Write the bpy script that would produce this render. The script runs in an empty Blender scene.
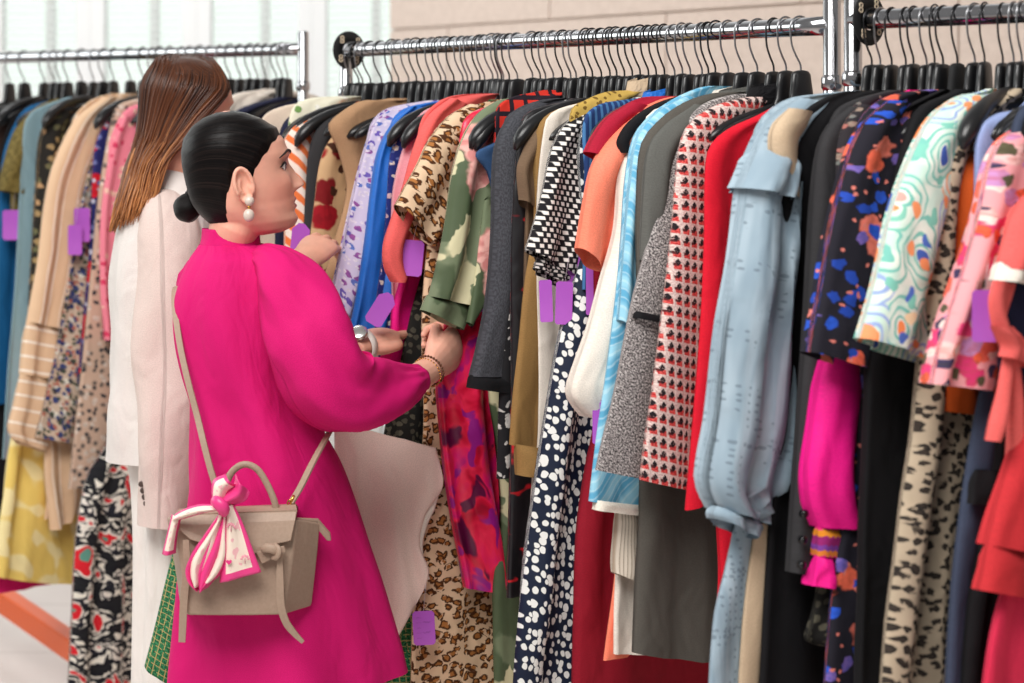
import bpy, bmesh, math, random
import numpy as np
from mathutils import Vector, Matrix, noise as mnoise
PI = math.pi
FP, HZ, CX, EYE = 2048.0, 122.0, 512.0, 1.62      # focal length (px), horizon row, centre column, eye height
sc = bpy.context.scene
COL = sc.collection

def W(px, py, Y):
    return Vector(((px - CX) / FP * Y, Y, EYE - (py - HZ) / FP * Y))

def c(r, g, b, k=1.0):
    def f(v):
        v = v / 255.0
        return (v / 12.92 if v <= .04045 else ((v + .055) / 1.055) ** 2.4) * k
    return (f(r), f(g), f(b), 1.0)

# ------------------------------------------------------------------ materials
class T:
    def __init__(s, name):
        s.m = bpy.data.materials.new(name); s.m.use_nodes = True
        s.nt = s.m.node_tree; s.nt.nodes.clear()
    def node(s, typ, **props):
        n = s.nt.nodes.new(typ)
        for k, v in props.items(): setattr(n, k, v)
        return n
    def put(s, sock, v):
        if isinstance(v, bpy.types.NodeSocket): s.nt.links.new(v, sock)
        elif v is not None: sock.default_value = v
    def uv(s, sx=1, sy=None, rot=0, off=(0, 0, 0)):
        t = s.node('ShaderNodeUVMap')
        return s.mapv(t.outputs[0], (sx, sx if sy is None else sy, 1), rot, off)
    def obj(s, sx=1, sy=None, sz=None, rot=(0, 0, 0)):
        t = s.node('ShaderNodeTexCoord'); m = s.node('ShaderNodeMapping')
        s.put(m.inputs[0], t.outputs['Object'])
        m.inputs['Scale'].default_value = (sx, sx if sy is None else sy, sx if sz is None else sz)
        m.inputs['Rotation'].default_value = rot
        return m.outputs[0]
    def mapv(s, v, sc3, rot=0, off=(0, 0, 0)):
        m = s.node('ShaderNodeMapping'); s.put(m.inputs[0], v)
        m.inputs['Scale'].default_value = sc3; m.inputs['Rotation'].default_value = (0, 0, rot)
        m.inputs['Location'].default_value = off
        return m.outputs[0]
    def noise(s, v, scale=5, detail=2, rough=.5, dist=0, color=False):
        n = s.node('ShaderNodeTexNoise'); s.put(n.inputs['Vector'], v)
        n.inputs['Scale'].default_value = scale; n.inputs['Detail'].default_value = detail
        n.inputs['Roughness'].default_value = rough; n.inputs['Distortion'].default_value = dist
        return n.outputs['Color' if color else 'Fac']
    def vor(s, v, scale=5, rand=1, feature='F1', metric='EUCLIDEAN', dim='2D'):
        n = s.node('ShaderNodeTexVoronoi', feature=feature, voronoi_dimensions=dim)
        if feature != 'DISTANCE_TO_EDGE': n.distance = metric
        s.put(n.inputs['Vector'], v)
        n.inputs['Scale'].default_value = scale; n.inputs['Randomness'].default_value = rand
        return n.outputs
    def wave(s, v, scale=5, dist=0, dscale=1, typ='BANDS', d='X', prof='SIN'):
        n = s.node('ShaderNodeTexWave', wave_type=typ, wave_profile=prof)
        if typ == 'BANDS': n.bands_direction = d
        s.put(n.inputs['Vector'], v); n.inputs['Scale'].default_value = scale
        n.inputs['Distortion'].default_value = dist; n.inputs['Detail Scale'].default_value = dscale
        return n.outputs['Fac']
    def math(s, op, a, b=None, c_=None):
        n = s.node('ShaderNodeMath', operation=op); s.put(n.inputs[0], a)
        if b is not None: s.put(n.inputs[1], b)
        if c_ is not None: s.put(n.inputs[2], c_)
        return n.outputs[0]
    def gt(s, a, b): return s.math('GREATER_THAN', a, b)
    def lt(s, a, b): return s.math('LESS_THAN', a, b)
    def mul(s, a, b): return s.math('MULTIPLY', a, b)
    def add(s, a, b): return s.math('ADD', a, b)
    def sm(s, a, lo, hi, o0=0., o1=1.):
        n = s.node('ShaderNodeMapRange', interpolation_type='SMOOTHSTEP'); s.put(n.inputs[0], a)
        n.inputs[1].default_value = lo; n.inputs[2].default_value = hi
        n.inputs[3].default_value = o0; n.inputs[4].default_value = o1
        return n.outputs[0]
    def mix(s, f, a, b, bt='MIX'):
        n = s.node('ShaderNodeMix', data_type='RGBA', blend_type=bt)
        s.put(n.inputs[0], f); s.put(n.inputs[6], a); s.put(n.inputs[7], b)
        return n.outputs[2]
    def ramp(s, f, st, interp='LINEAR'):
        n = s.node('ShaderNodeValToRGB'); r = n.color_ramp; r.interpolation = interp
        while len(r.elements) < len(st): r.elements.new(.5)
        for e, (p, col) in zip(r.elements, st): e.position = p; e.color = col
        s.put(n.inputs[0], f); return n.outputs[0]
    def sep(s, v):
        n = s.node('ShaderNodeSeparateXYZ'); s.put(n.inputs[0], v); return n.outputs
    def seprgb(s, v):
        n = s.node('ShaderNodeSeparateColor'); s.put(n.inputs[0], v); return n.outputs
    def warp(s, v, scale, amt, detail=1):
        nc = s.noise(v, scale, detail, color=True)
        a = s.node('ShaderNodeVectorMath', operation='SUBTRACT'); s.put(a.inputs[0], nc); a.inputs[1].default_value = (.5, .5, .5)
        b = s.node('ShaderNodeVectorMath', operation='SCALE'); s.put(b.inputs[0], a.outputs[0]); b.inputs['Scale'].default_value = amt
        d = s.node('ShaderNodeVectorMath', operation='ADD'); s.put(d.inputs[0], v); s.put(d.inputs[1], b.outputs[0])
        return d.outputs[0]
    def finish(s, col, rough=.8, bump=None, bs=.2, bd=.002, **kw):
        p = s.node('ShaderNodeBsdfPrincipled'); o = s.node('ShaderNodeOutputMaterial')
        s.put(p.inputs['Base Color'], col); s.put(p.inputs['Roughness'], rough)
        for k, v in kw.items(): s.put(p.inputs[k.replace('_', ' ')], v)
        if bump is not None:
            b = s.node('ShaderNodeBump'); b.inputs['Strength'].default_value = bs; b.inputs['Distance'].default_value = bd
            s.put(b.inputs['Height'], bump); s.put(p.inputs['Normal'], b.outputs[0])
        s.nt.links.new(p.outputs[0], o.inputs[0])
        return s.m

def cloth(name, fn, rough=.85, weave=900, bs=.6, bd=.009, spec=.25, wrinkle=.6, **kw):
    """fabric: a colour function plus weave and small creases"""
    t = T(name); col = fn(t) if callable(fn) else fn
    v = t.uv()
    w = t.noise(v, weave, 1)
    cr = t.noise(t.uv(11, 7, .2), 1, 2, .5, .9)
    cr2 = t.noise(t.uv(24, 14, .5), 1, 1, .5, 1.0)
    h = t.add(t.mul(w, .02), t.add(t.mul(cr, 2.2 * wrinkle), t.mul(cr2, .8 * wrinkle)))
    if not callable(fn):
        col = t.mix(t.sm(t.noise(v, 500, 1), .3, .7), tuple(x * .9 for x in col[:3]) + (1,), tuple(min(1, x * 1.06) for x in col[:3]) + (1,))
    return t.finish(col, rough, h, bs, bd, Specular_IOR_Level=spec, **kw)

def plain(name, rgb, rough=.75, **kw):
    t = T(name); return t.finish(c(*rgb), rough, **kw)

def floral(bg, blobs, leaf=None, warp=.012, rand=1, bgn=None):
    """blobs: (scale, radius, density, [colours], soft)"""
    def fn(t):
        v = t.warp(t.uv(), 40, warp, 2)
        col = bg
        if bgn: col = t.mix(t.sm(t.noise(v, bgn[0], 2), .42, .58), bg, bgn[1])
        if leaf:
            for (s_, r_, dens, lc) in leaf:
                o = t.vor(t.mapv(v, (1.0, .45, 1), .6), s_, 1)
                rc = t.seprgb(o['Color'])
                f = t.mul(t.lt(o['Distance'], r_), t.lt(rc[1], dens))
                col = t.mix(f, col, lc)
        for (s_, r_, dens, cols, *rest) in blobs:
            o = t.vor(t.mapv(v, (1, 1, 1), .3 * s_, (s_ * .37, s_ * .11, 0)), s_, rand)
            rc = t.seprgb(o['Color'])
            d = t.add(o['Distance'], t.mul(t.noise(v, s_ * 3.2, 1), .28))
            f = t.mul(t.sm(d, r_ * 1.45 + .14 - .04, r_ * 1.45 + .14 + .04, 1, 0), t.lt(rc[0], dens * 1.1))
            n = len(cols)
            pc = t.ramp(rc[2], [(i / n, k) for i, k in enumerate(cols)], 'CONSTANT') if n > 1 else cols[0]
            pc = t.mix(t.sm(t.noise(v, s_ * 4, 2), .4, .65, 0, .45), pc, tuple(x * .55 for x in (cols[0])[:3]) + (1,))
            col = t.mix(f, col, pc)
        return col
    return fn

def leopard(bg, ring, core, scale=38, r0=.2, r1=.42):
    def fn(t):
        v = t.warp(t.uv(), 60, .014, 2)
        o = t.vor(t.mapv(v, (1, 1.25, 1), .35), scale, .85)
        d = t.add(o['Distance'], t.mul(t.math('SUBTRACT', t.noise(v, scale * 2.2, 2), .5), .55))
        inr = t.mul(t.sm(d, r1 - .04, r1 + .04, 1, 0), t.gt(t.noise(v, scale * 1.6, 1), .40))
        col = t.mix(t.sm(t.noise(v, 20, 1), .3, .7), bg, tuple(x * .86 for x in bg[:3]) + (1,))
        col = t.mix(inr, col, ring)
        return t.mix(t.sm(d, r0 - .05, r0 + .05, 1, 0), col, core)
    return fn

def dots(bg, dot, scale, r, stretch=1.3, rand=.8):
    def fn(t):
        v = t.warp(t.uv(), 70, .006, 1)
        o = t.vor(t.mapv(v, (1, stretch, 1), .15), scale, rand)
        rr = t.mul(t.seprgb(o['Color'])[0], r * .6)
        f = t.sm(t.math('SUBTRACT', o['Distance'], rr), r * .55, r * .75, 1, 0)
        return t.mix(f, bg, dot)
    return fn

def stripes(bg, st, period, width, rot=0, soft=.04, warp=0):
    def fn(t):
        v = t.uv(1, 1, rot)
        if warp: v = t.warp(v, 12, warp, 1)
        x = t.math('FRACT', t.mul(t.sep(v)[0], 1 / period))
        f = t.mul(t.sm(x, .5 - width / 2 - soft, .5 - width / 2 + soft), t.sm(x, .5 + width / 2 - soft, .5 + width / 2 + soft, 1, 0))
        return t.mix(f, bg, st)
    return fn

# ------------------------------------------------------------------ mesh helpers
def link(name, me, mat=None, parent=None, smooth=True):
    o = bpy.data.objects.new(name, me); COL.objects.link(o)
    if mat: me.materials.append(mat)
    if smooth:
        me.polygons.foreach_set('use_smooth', [True] * len(me.polygons))
    if parent: o.parent = parent
    return o

def mesh(verts, faces, uvs=None):
    me = bpy.data.meshes.new('m'); me.from_pydata([tuple(v) for v in verts], [], faces); me.validate()
    if uvs is not None and len(me.polygons) == len(faces):
        l = me.uv_layers.new(name='UVMap')
        fl = [x for f in uvs for p in f for x in p]
        l.data.foreach_set('uv', fl)
    return me

class MB:
    """collects shapes into one mesh"""
    def __init__(s): s.v = []; s.f = []; s.uv = []
    def grid(s, P, closed_u=False, cap0=False, cap1=False, uv=None):
        """P rows x cols of points"""
        b = len(s.v); R = len(P); K = len(P[0])
        for r in P: s.v.extend(tuple(p) for p in r)
        for i in range(R - 1):
            for j in range(K if closed_u else K - 1):
                k = (j + 1) % K
                s.f.append((b + i * K + j, b + (i + 1) * K + j, b + (i + 1) * K + k, b + i * K + k))
                if uv:
                    s.uv.append((uv[i][j], uv[i + 1][j], uv[i + 1][j + 1], uv[i][j + 1]))
                else:
                    s.uv.append(((j / K, i / R), (j / K, (i + 1) / R), ((j + 1) / K, (i + 1) / R), ((j + 1) / K, i / R)))
        if cap0: s.f.append(tuple(b + j for j in range(K))); s.uv.append(tuple((0, 0) for _ in range(K)))
        if cap1: s.f.append(tuple(b + (R - 1) * K + j for j in reversed(range(K)))); s.uv.append(tuple((0, 0) for _ in range(K)))
    def tube(s, pts, rad, seg=10, caps=True, flat=None, up=None, uvs=1.0):
        pts = [Vector(p) for p in pts]; n = len(pts)
        if not hasattr(rad, '__len__'): rad = [rad] * n
        rows = []; prev = None; L = 0; uvr = []
        for i in range(n):
            t = (pts[min(i + 1, n - 1)] - pts[max(i - 1, 0)])
            t = t.normalized() if t.length > 1e-9 else Vector((0, 0, 1))
            if prev is None:
                a = Vector(up) if up else (Vector((0, 0, 1)) if abs(t.z) < .9 else Vector((1, 0, 0)))
            else: a = prev
            x = (a - t * a.dot(t)).normalized(); y = t.cross(x); prev = x
            fl = 1.0 if flat is None else (flat[i] if hasattr(flat, '__len__') else flat)
            if i: L += (pts[i] - pts[i - 1]).length
            rows.append([pts[i] + x * (math.cos(2 * PI * j / seg) * rad[i]) + y * (math.sin(2 * PI * j / seg) * rad[i] * fl) for j in range(seg)])
            uvr.append([(j / seg * 2 * PI * rad[i] * uvs, L * uvs) for j in range(seg + 1)])
        s.grid(rows, True, caps, caps, uvr)
        if caps: pass
    def box(s, c0, dims, R=None, bev=0):
        b = len(s.v); x, y, z = dims[0] / 2, dims[1] / 2, dims[2] / 2
        for v in [(-x, -y, -z), (x, -y, -z), (x, y, -z), (-x, y, -z), (-x, -y, z), (x, -y, z), (x, y, z), (-x, y, z)]:
            v = Vector(v)
            if R: v = R @ v
            s.v.append(tuple(v + Vector(c0)))
        for f in [(0, 3, 2, 1), (4, 5, 6, 7), (0, 1, 5, 4), (1, 2, 6, 5), (2, 3, 7, 6), (3, 0, 4, 7)]:
            s.f.append(tuple(b + i for i in f)); s.uv.append(((0, 0), (1, 0), (1, 1), (0, 1)))
    def ball(s, c0, r, seg=16, ring=10, sc3=(1, 1, 1), R=None):
        rows = []
        for i in range(ring + 1):
            ph = PI * (i + .0) / ring; ph = min(max(ph, .02), PI - .02)
            row = []
            for j in range(seg):
                th = 2 * PI * j / seg
                v = Vector((math.sin(ph) * math.cos(th) * r * sc3[0], math.sin(ph) * math.sin(th) * r * sc3[1], math.cos(ph) * r * sc3[2]))
                if R: v = R @ v
                row.append(v + Vector(c0))
            rows.append(row)
        s.grid(rows, True, True, True)
    def build(s, name, mat, parent=None, smooth=True):
        return link(name, mesh(s.v, s.f, s.uv), mat, parent, smooth)

def bevel(o, w=.002, seg=2):
    m = o.modifiers.new('bevel', 'BEVEL'); m.width = w; m.segments = seg; m.limit_method = 'ANGLE'; return o

def empty(name, loc, rot=None):
    o = bpy.data.objects.new(name, None); COL.objects.link(o); o.location = loc
    o.empty_display_size = .05
    if rot is not None: o.rotation_euler = rot
    return o

def tag(o, label=None, cat=None, group=None, kind=None):
    for k, v in (('label', label), ('category', cat), ('group', group), ('kind', kind)):
        if v: o[k] = v
    return o

def crom(pts, n):
    """Catmull-Rom through points, n samples, parameter by chord length"""
    P = [np.array(p, float) for p in pts]
    if len(P) == 1: return [P[0]] * n
    d = [0]
    for a, b in zip(P, P[1:]): d.append(d[-1] + max(1e-6, float(np.linalg.norm(b - a))))
    out = []
    for k in range(n):
        x = d[-1] * k / (n - 1); i = 0
        while i < len(P) - 2 and d[i + 1] < x: i += 1
        h = d[i + 1] - d[i]; t = (x - d[i]) / h
        m0 = (P[i + 1] - P[i - 1]) / (d[i + 1] - d[i - 1]) if i > 0 else (P[1] - P[0]) / (d[1] - d[0])
        m1 = (P[i + 2] - P[i]) / (d[i + 2] - d[i]) if i + 2 < len(P) else (P[i + 1] - P[i]) / h
        t2, t3 = t * t, t * t * t
        out.append((2 * t3 - 3 * t2 + 1) * P[i] + (t3 - 2 * t2 + t) * h * m0 + (-2 * t3 + 3 * t2) * P[i + 1] + (t3 - t2) * h * m1)
    return out

def lerp(a, b, t): return a + (b - a) * t
def table(x, tb):
    """piecewise smooth lookup [(x, y)...] with x ascending"""
    if x <= tb[0][0]: return tb[0][1]
    for (a, ya), (b, yb) in zip(tb, tb[1:]):
        if x <= b:
            t = (x - a) / (b - a); t = t * t * (3 - 2 * t); return ya + (yb - ya) * t
    return tb[-1][1]

# ------------------------------------------------------------------ rails and hanging frames
class Rail:
    def __init__(s, pa, ya, pb, yb, z, turn=None):
        s.A = Vector(((pa - CX) / FP * ya, ya, z)); s.B = Vector(((pb - CX) / FP * yb, yb, z)); s.z = z
        if turn is not None:
            r = Vector((math.cos(turn), -math.sin(turn), 0)); s.B = s.A + r * (s.B - s.A).length
        s.r = (s.B - s.A).normalized()
    def at(s, px):
        k = (px - CX) / FP                      # X = k*Y
        t = (k * s.A.y - s.A.x) / (s.r.x - k * s.r.y)
        return s.A + s.r * t
    def yaw(s): return math.atan2(-s.r.x, s.r.y)

class Frame:
    def __init__(s, p, r):
        s.p = Vector(p); s.r = r.normalized(); s.n = Vector((s.r.y, -s.r.x, 0))
        s.rz = math.atan2(s.n.y, s.n.x)
    def uz(s, px, py, t=0.0):
        d = Vector(((px - CX) / FP, 1, (HZ - py) / FP)); q = s.p + s.r * t - Vector((0, 0, EYE))
        k = q.dot(s.r) / d.dot(s.r); w = Vector((0, 0, EYE)) + d * k - s.p
        return (w.dot(s.n), w.z)
# ------------------------------------------------------------------ camera, light, setting
cam = bpy.data.cameras.new('camera'); co = bpy.data.objects.new('camera', cam); COL.objects.link(co)
co.location = (0, 0, EYE); co.rotation_euler = (PI / 2, 0, 0)
cam.lens = 72; cam.sensor_width = 36; cam.sensor_fit = 'HORIZONTAL'
cam.shift_y = (HZ - 341.5) / 1024.0
cam.dof.use_dof = True; cam.dof.focus_distance = 3.6; cam.dof.aperture_fstop = 3.6
cam.clip_start = .1; cam.clip_end = 60
sc.camera = co
sc.view_settings.view_transform = 'Standard'; sc.view_settings.look = 'None'
sc.view_settings.gamma = 1; sc.view_settings.use_curve_mapping = False; sc.view_settings.exposure = 0.0

wd = bpy.data.worlds.new('world'); sc.world = wd; wd.use_nodes = True
bgn = wd.node_tree.nodes['Background']; bgn.inputs[1].default_value = 1.0
wt_ = wd.node_tree; tc_ = wt_.nodes.new('ShaderNodeTexCoord'); dp = wt_.nodes.new('ShaderNodeVectorMath'); dp.operation = 'DOT_PRODUCT'
dp.inputs[1].default_value = (-.18, .98, .05); wt_.links.new(tc_.outputs['Generated'], dp.inputs[0])
rp = wt_.nodes.new('ShaderNodeValToRGB'); rp.color_ramp.elements[0].position = .55; rp.color_ramp.elements[0].color = (.29, .285, .28, 1)
rp.color_ramp.elements[1].position = .9; rp.color_ramp.elements[1].color = (1.25, 1.27, 1.25, 1)      # the bright day outside the windows
wt_.links.new(dp.outputs['Value'], rp.inputs[0]); wt_.links.new(rp.outputs[0], bgn.inputs[0])

def area(name, loc, target, size, power, col=(1, 1, 1)):
    l = bpy.data.lights.new(name, 'AREA'); l.shape = 'RECTANGLE'; l.size = size[0]; l.size_y = size[1]; l.energy = power; l.color = col
    o = bpy.data.objects.new(name, l); COL.objects.link(o); o.location = loc
    o.rotation_euler = (Vector(target) - Vector(loc)).to_track_quat('-Z', 'Y').to_euler(); return o
area('skylight', (-1.1, 1.1, 4.0), (0.1, 3.7, 1.2), (2.4, 2.0), 192, (1, .98, .95))
area('window_daylight', (-4.2, 5.0, 2.6), (0, 3.6, 1.2), (2.4, 2.0), 60, (.95, 1, .98))

area('window_frame_fill', (-1.6, 6.2, 4.4), (-1.8, 8.6, 1.9), (2.0, 1.0), 75, (1, 1, 1))  # fill lamp added to brighten the window frames and upper wall
def floor_mat():
    t = T('pale_stone_floor'); v = t.obj(1)
    n = t.noise(v, 3, 4); xy = t.sep(v)
    fx = t.math('FRACT', t.mul(xy[0], 1.6)); fy = t.math('FRACT', t.mul(xy[1], 1.6))
    g = t.math('MAXIMUM', t.lt(fx, .012), t.lt(fy, .012))
    col = t.mix(n, c(214, 203, 198), c(228, 219, 214)); col = t.mix(g, col, c(190, 178, 172))
    return t.finish(col, .22, Specular_IOR_Level=.5)
def wall_mat():
    t = T('taupe_stone_wall')
    v = t.uv(); n = t.noise(v, 30, 4, .7)
    col = t.mix(t.sm(n, .3, .7), c(208, 191, 179), c(218, 201, 189))
    return t.finish(col, .9, t.noise(v, 90, 3), .3, .002, Specular_IOR_Level=.2)
b = MB(); b.box((0, 4, -.05), (16, 14, .1)); tag(b.build('floor', floor_mat(), None, False), kind='structure')
# rails
R1 = Rail(346, FP / 459.5, 832, FP / 620.0, 1.7757)
R3 = Rail(853, FP / 632.0, 1023, FP / 666.0, 1.781, math.radians(46))
R2 = Rail(-60, 5.98, 303, 5.13, 1.8025)
# taupe stone wall parallel to the long rack, two metres behind it, laid in big courses
nw = Vector((-R1.r.y, R1.r.x, 0))
corner = W(390, 122, 7.8); corner.z = 0
wdir = R1.r
b = MB(); wl = 6.5; course = .46; z0 = -.33
wm = MB()
zz = [0.0]; k = 1.97
while k > .1: zz.append(k); k -= course
k = 1.97 + course
while k < 3.5: zz.append(k); k += course
zz.append(3.4); zz = sorted(zz)
for i in range(len(zz) - 1):
    za, zb = zz[i] + .004, zz[i + 1] - .004
    off = .98 if i % 2 else .38
    xs = [0.0]; x = off
    while x < wl: xs.append(x); x += 1.2
    xs.append(wl)
    for xa, xb in zip(xs, xs[1:]):
        xa2, xb2 = (xa + .004 if xa > 0 else xa), xb - .004
        cc = corner + wdir * ((xa2 + xb2) / 2) + nw * .1; cc.z = (za + zb) / 2
        bb = len(wm.v)
        wm.box(cc, (xb2 - xa2, .2, zb - za), Matrix.Rotation(math.atan2(wdir.y, wdir.x), 3, 'Z'))
        for q in range(6):
            wm.uv[-6 + q] = ((xa, za), (xb, za), (xb, zb), (xa, zb))
b = wm; cc = corner + wdir * (wl / 2) + nw * .115; cc.z = 1.7
b.box(cc, (wl, .2, 3.4), Matrix.Rotation(math.atan2(wdir.y, wdir.x), 3, 'Z'))
wob = b.build('wall_back', wall_mat(), None, False); tag(wob, kind='structure')

# window wall on the left, behind the far rack
YW = 8.6
frame_m = plain('white_painted_frame', (238, 240, 240), .5)
def glass_mat():
    t = T('window_glass'); tr = t.node('ShaderNodeBsdfTransparent'); tr.inputs[0].default_value = (.94, .98, .955, 1)
    gl = t.node('ShaderNodeBsdfGlossy'); gl.inputs['Roughness'].default_value = .05; gl.inputs[0].default_value = (.9, 1, .95, 1)
    mx = t.node('ShaderNodeMixShader'); mx.inputs[0].default_value = .06; o = t.node('ShaderNodeOutputMaterial')
    t.nt.links.new(tr.outputs[0], mx.inputs[1]); t.nt.links.new(gl.outputs[0], mx.inputs[2]); t.nt.links.new(mx.outputs[0], o.inputs[0]); return t.m
gm = glass_mat()
def slat_mat():
    t = T('white_blind_slat'); d = t.node('ShaderNodeBsdfDiffuse'); d.inputs[0].default_value = (.93, .95, .94, 1)
    tl = t.node('ShaderNodeBsdfTranslucent'); tl.inputs[0].default_value = (.93, .96, .94, 1)
    mx = t.node('ShaderNodeMixShader'); mx.inputs[0].default_value = .55; o = t.node('ShaderNodeOutputMaterial')
    t.nt.links.new(d.outputs[0], mx.inputs[1]); t.nt.links.new(tl.outputs[0], mx.inputs[2]); t.nt.links.new(mx.outputs[0], o.inputs[0]); return t.m
sm_ = slat_mat()
pxs = [-115, -10, 92, 198, 313, 420]
zb, zt = 1.0, 3.3
wb = MB(); wb.box(((-.5 * 5.2) - .55, YW + .06, zb / 2), (5.2, .2, zb)); wb.box((-3.15, YW + .06, zt + .1), (5.2, .2, .3))
tag(wb.build('wall_window_side', plain('white_wall', (226, 224, 221), .8), None, False), kind='structure')
for i in range(5):
    xa, xb = W(pxs[i], 0, YW).x, W(pxs[i + 1], 0, YW).x
    wn = empty('window_%d' % (i + 1), ((xa + xb) / 2, YW, zb)); tag(wn, kind='structure')
    hw, hh = (xb - xa) / 2, zt - zb
    b = MB()
    for sx in (-1, 1): b.box((sx * (hw - .03), 0, hh / 2), (.06, .08, hh))
    for z in (.03, hh - .03): b.box((0, 0, z), (2 * hw, .08, .06))
    b.box((.04, .01, hh / 2), (.035, .05, hh))
    bevel(b.build('window_frame', frame_m, wn, False), .004)
    b = MB(); b.box((0, .03, hh / 2), (2 * hw - .1, .006, hh - .1)); b.build('pane', gm, wn, False)
    b = MB()
    z = .08
    while z < hh - .06:
        b.box((0, -.035, z), (2 * hw - .13, .019, .0015), Matrix.Rotation(.5, 3, 'X')); z += .03
    b.build('blind', sm_, wn, False)
# ------------------------------------------------------------------ rolling racks
def chrome_mat():
    t = T('chrome'); return t.finish(c(176, 176, 179), .14, Metallic=1.0)
CH = chrome_mat(); ORG = plain('orange_enamel', (226, 96, 40), .4); RUB = plain('black_rubber', (26, 26, 28), .6)
BLK = T('black_plastic').finish(c(22, 22, 24), .33, Specular_IOR_Level=.5)
BLKM = plain('black_velvet_plastic', (13, 13, 15), .8)
STEEL = T('steel_wire').finish(c(150, 150, 153), .28, Metallic=1.0)
DARKW = T('dark_steel_wire').finish(c(70, 70, 72), .3, Metallic=1.0)
def rack(rail, label, ext=(0, 0), posts=(0, 1), base_skew=0.0, prad=.0145, pzs=(.045, .045), base=True, inset=0.0):
    a = rail.A - rail.r * ext[0]; d = rail.B + rail.r * ext[1]; L = (d - a).length
    root = empty('rolling_garment_rack', (a.x, a.y, 0), (0, 0, math.atan2(rail.r.y, rail.r.x)))
    tag(root, label, 'clothes rack', 'rolling clothes racks')
    b = MB(); n = 24
    b.tube([(L * i / n, 0, rail.z) for i in range(n + 1)], .0155, 20); b.build('rail', CH, root)
    for e in posts:
        x = L * e; pz = pzs[e]
        b = MB(); b.tube([(x, 0, .13), (x, 0, 1.0), (x, 0, rail.z + pz - .004), (x, 0, rail.z + pz)], [prad, prad, prad, prad * .8], 20); up = b.build('upright', CH, root)
        b = MB(); b.tube([(x, 0, rail.z - .105), (x, 0, rail.z - .10), (x, 0, rail.z - .085), (x, 0, rail.z - .08)], [prad, prad + .003, prad + .003, prad], 20); b.build('collar', CH, up)
        b = MB(); x += inset * (1 - 2 * e); b.box((x, 0, .12), (.05, .42, .05)); bevel(b.build('foot_bar', ORG, root, False), .006)
        for sy in (-1, 1):
            b = MB(); b.tube([(x - .014, sy * .18, .05), (x - .012, sy * .18, .05), (x + .012, sy * .18, .05), (x + .014, sy * .18, .05)], [.04, .048, .048, .04], 20); cs = b.build('caster', RUB, root)
            b = MB(); b.box((x, sy * .18, .085), (.036, .03, .03)); b.box((x - .019, sy * .18, .065), (.003, .03, .06)); b.box((x + .019, sy * .18, .065), (.003, .03, .06)); b.build('fork', CH, cs, False)
    if base:
      b = MB(); b.box((L / 2, base_skew, .145), (L, .04, .05)); bevel(b.build('base_bar', ORG, root, False), .006)
    return root
rack(R1, 'long chrome rolling rack in front of the taupe wall, most garments on it', pzs=(.012, .045))
rack(R3, 'chrome rolling rack nearest the camera, cut by the right picture edge', (0, .55), inset=.2)
lr = rack(R2, 'chrome rolling rack with orange base in front of the windows', (.6, 0), posts=(0, 1), base=False)
# the far rack's base bar runs askew, as on a Z-shaped rack; one slanted orange bar shows under the clothes
pA, pB = W(-40, 570, 6.3), W(150, 700, 5.2)
b = MB(); mid = lr.matrix_basis.inverted(); qa, qb = mid @ pA, mid @ pB
dv = qb - qa; b.box((qa + qb) / 2, (dv.length, .05, .065), dv.to_track_quat('X', 'Z').to_matrix())
bevel(b.build('brace_bar', ORG, lr, False), .006)

CREAM = plain('cream_print', (214, 196, 170), .6)
def numeral(ch, size, mat, parent, loc, rot):
    cu = bpy.data.curves.new('t', 'FONT'); cu.body = ch; cu.size = size; cu.extrude = .0006; cu.align_x = 'CENTER'; cu.align_y = 'CENTER'
    o = bpy.data.objects.new('t', cu); COL.objects.link(o)
    me = bpy.data.meshes.new_from_object(o.evaluated_get(bpy.context.evaluated_depsgraph_get())); bpy.data.objects.remove(o)
    n = link('numeral', me, mat, parent, False); n.location = loc; n.rotation_euler = rot; return n
def disc(rail, px, label, rad=.041, spin=0):
    p = rail.at(px); root = empty('size_divider', p, (0, 0, math.atan2(rail.r.y, rail.r.x))); tag(root, label, 'size marker', 'size markers on the rails')
    # ring in local y-z plane, normal along the rail
    b = MB(); rows = []
    K = 40
    for (x, r) in ((-.0015, .017), (-.0015, rad - .001), (0, rad), (.0015, rad - .001), (.0015, .017), (-.0015, .017)):
        rows.append([(x, r * math.cos(2 * PI * j / K), r * math.sin(2 * PI * j / K)) for j in range(K)])
    b.grid(rows, True); b.build('disc', BLKM, root)
    for k in range(4):
        a = spin + k * PI / 2
        numeral('8', .024, CREAM, root, (.0022, .029 * math.cos(a), .029 * math.sin(a)), (PI / 2, 0, PI / 2))
    return root
disc(R1, 349, 'black round size marker at the far left end of the long rail', .0415, .7)
disc(R3, 869, 'black round size marker with an 8, at the near rack post', .0415, .95)

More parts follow.
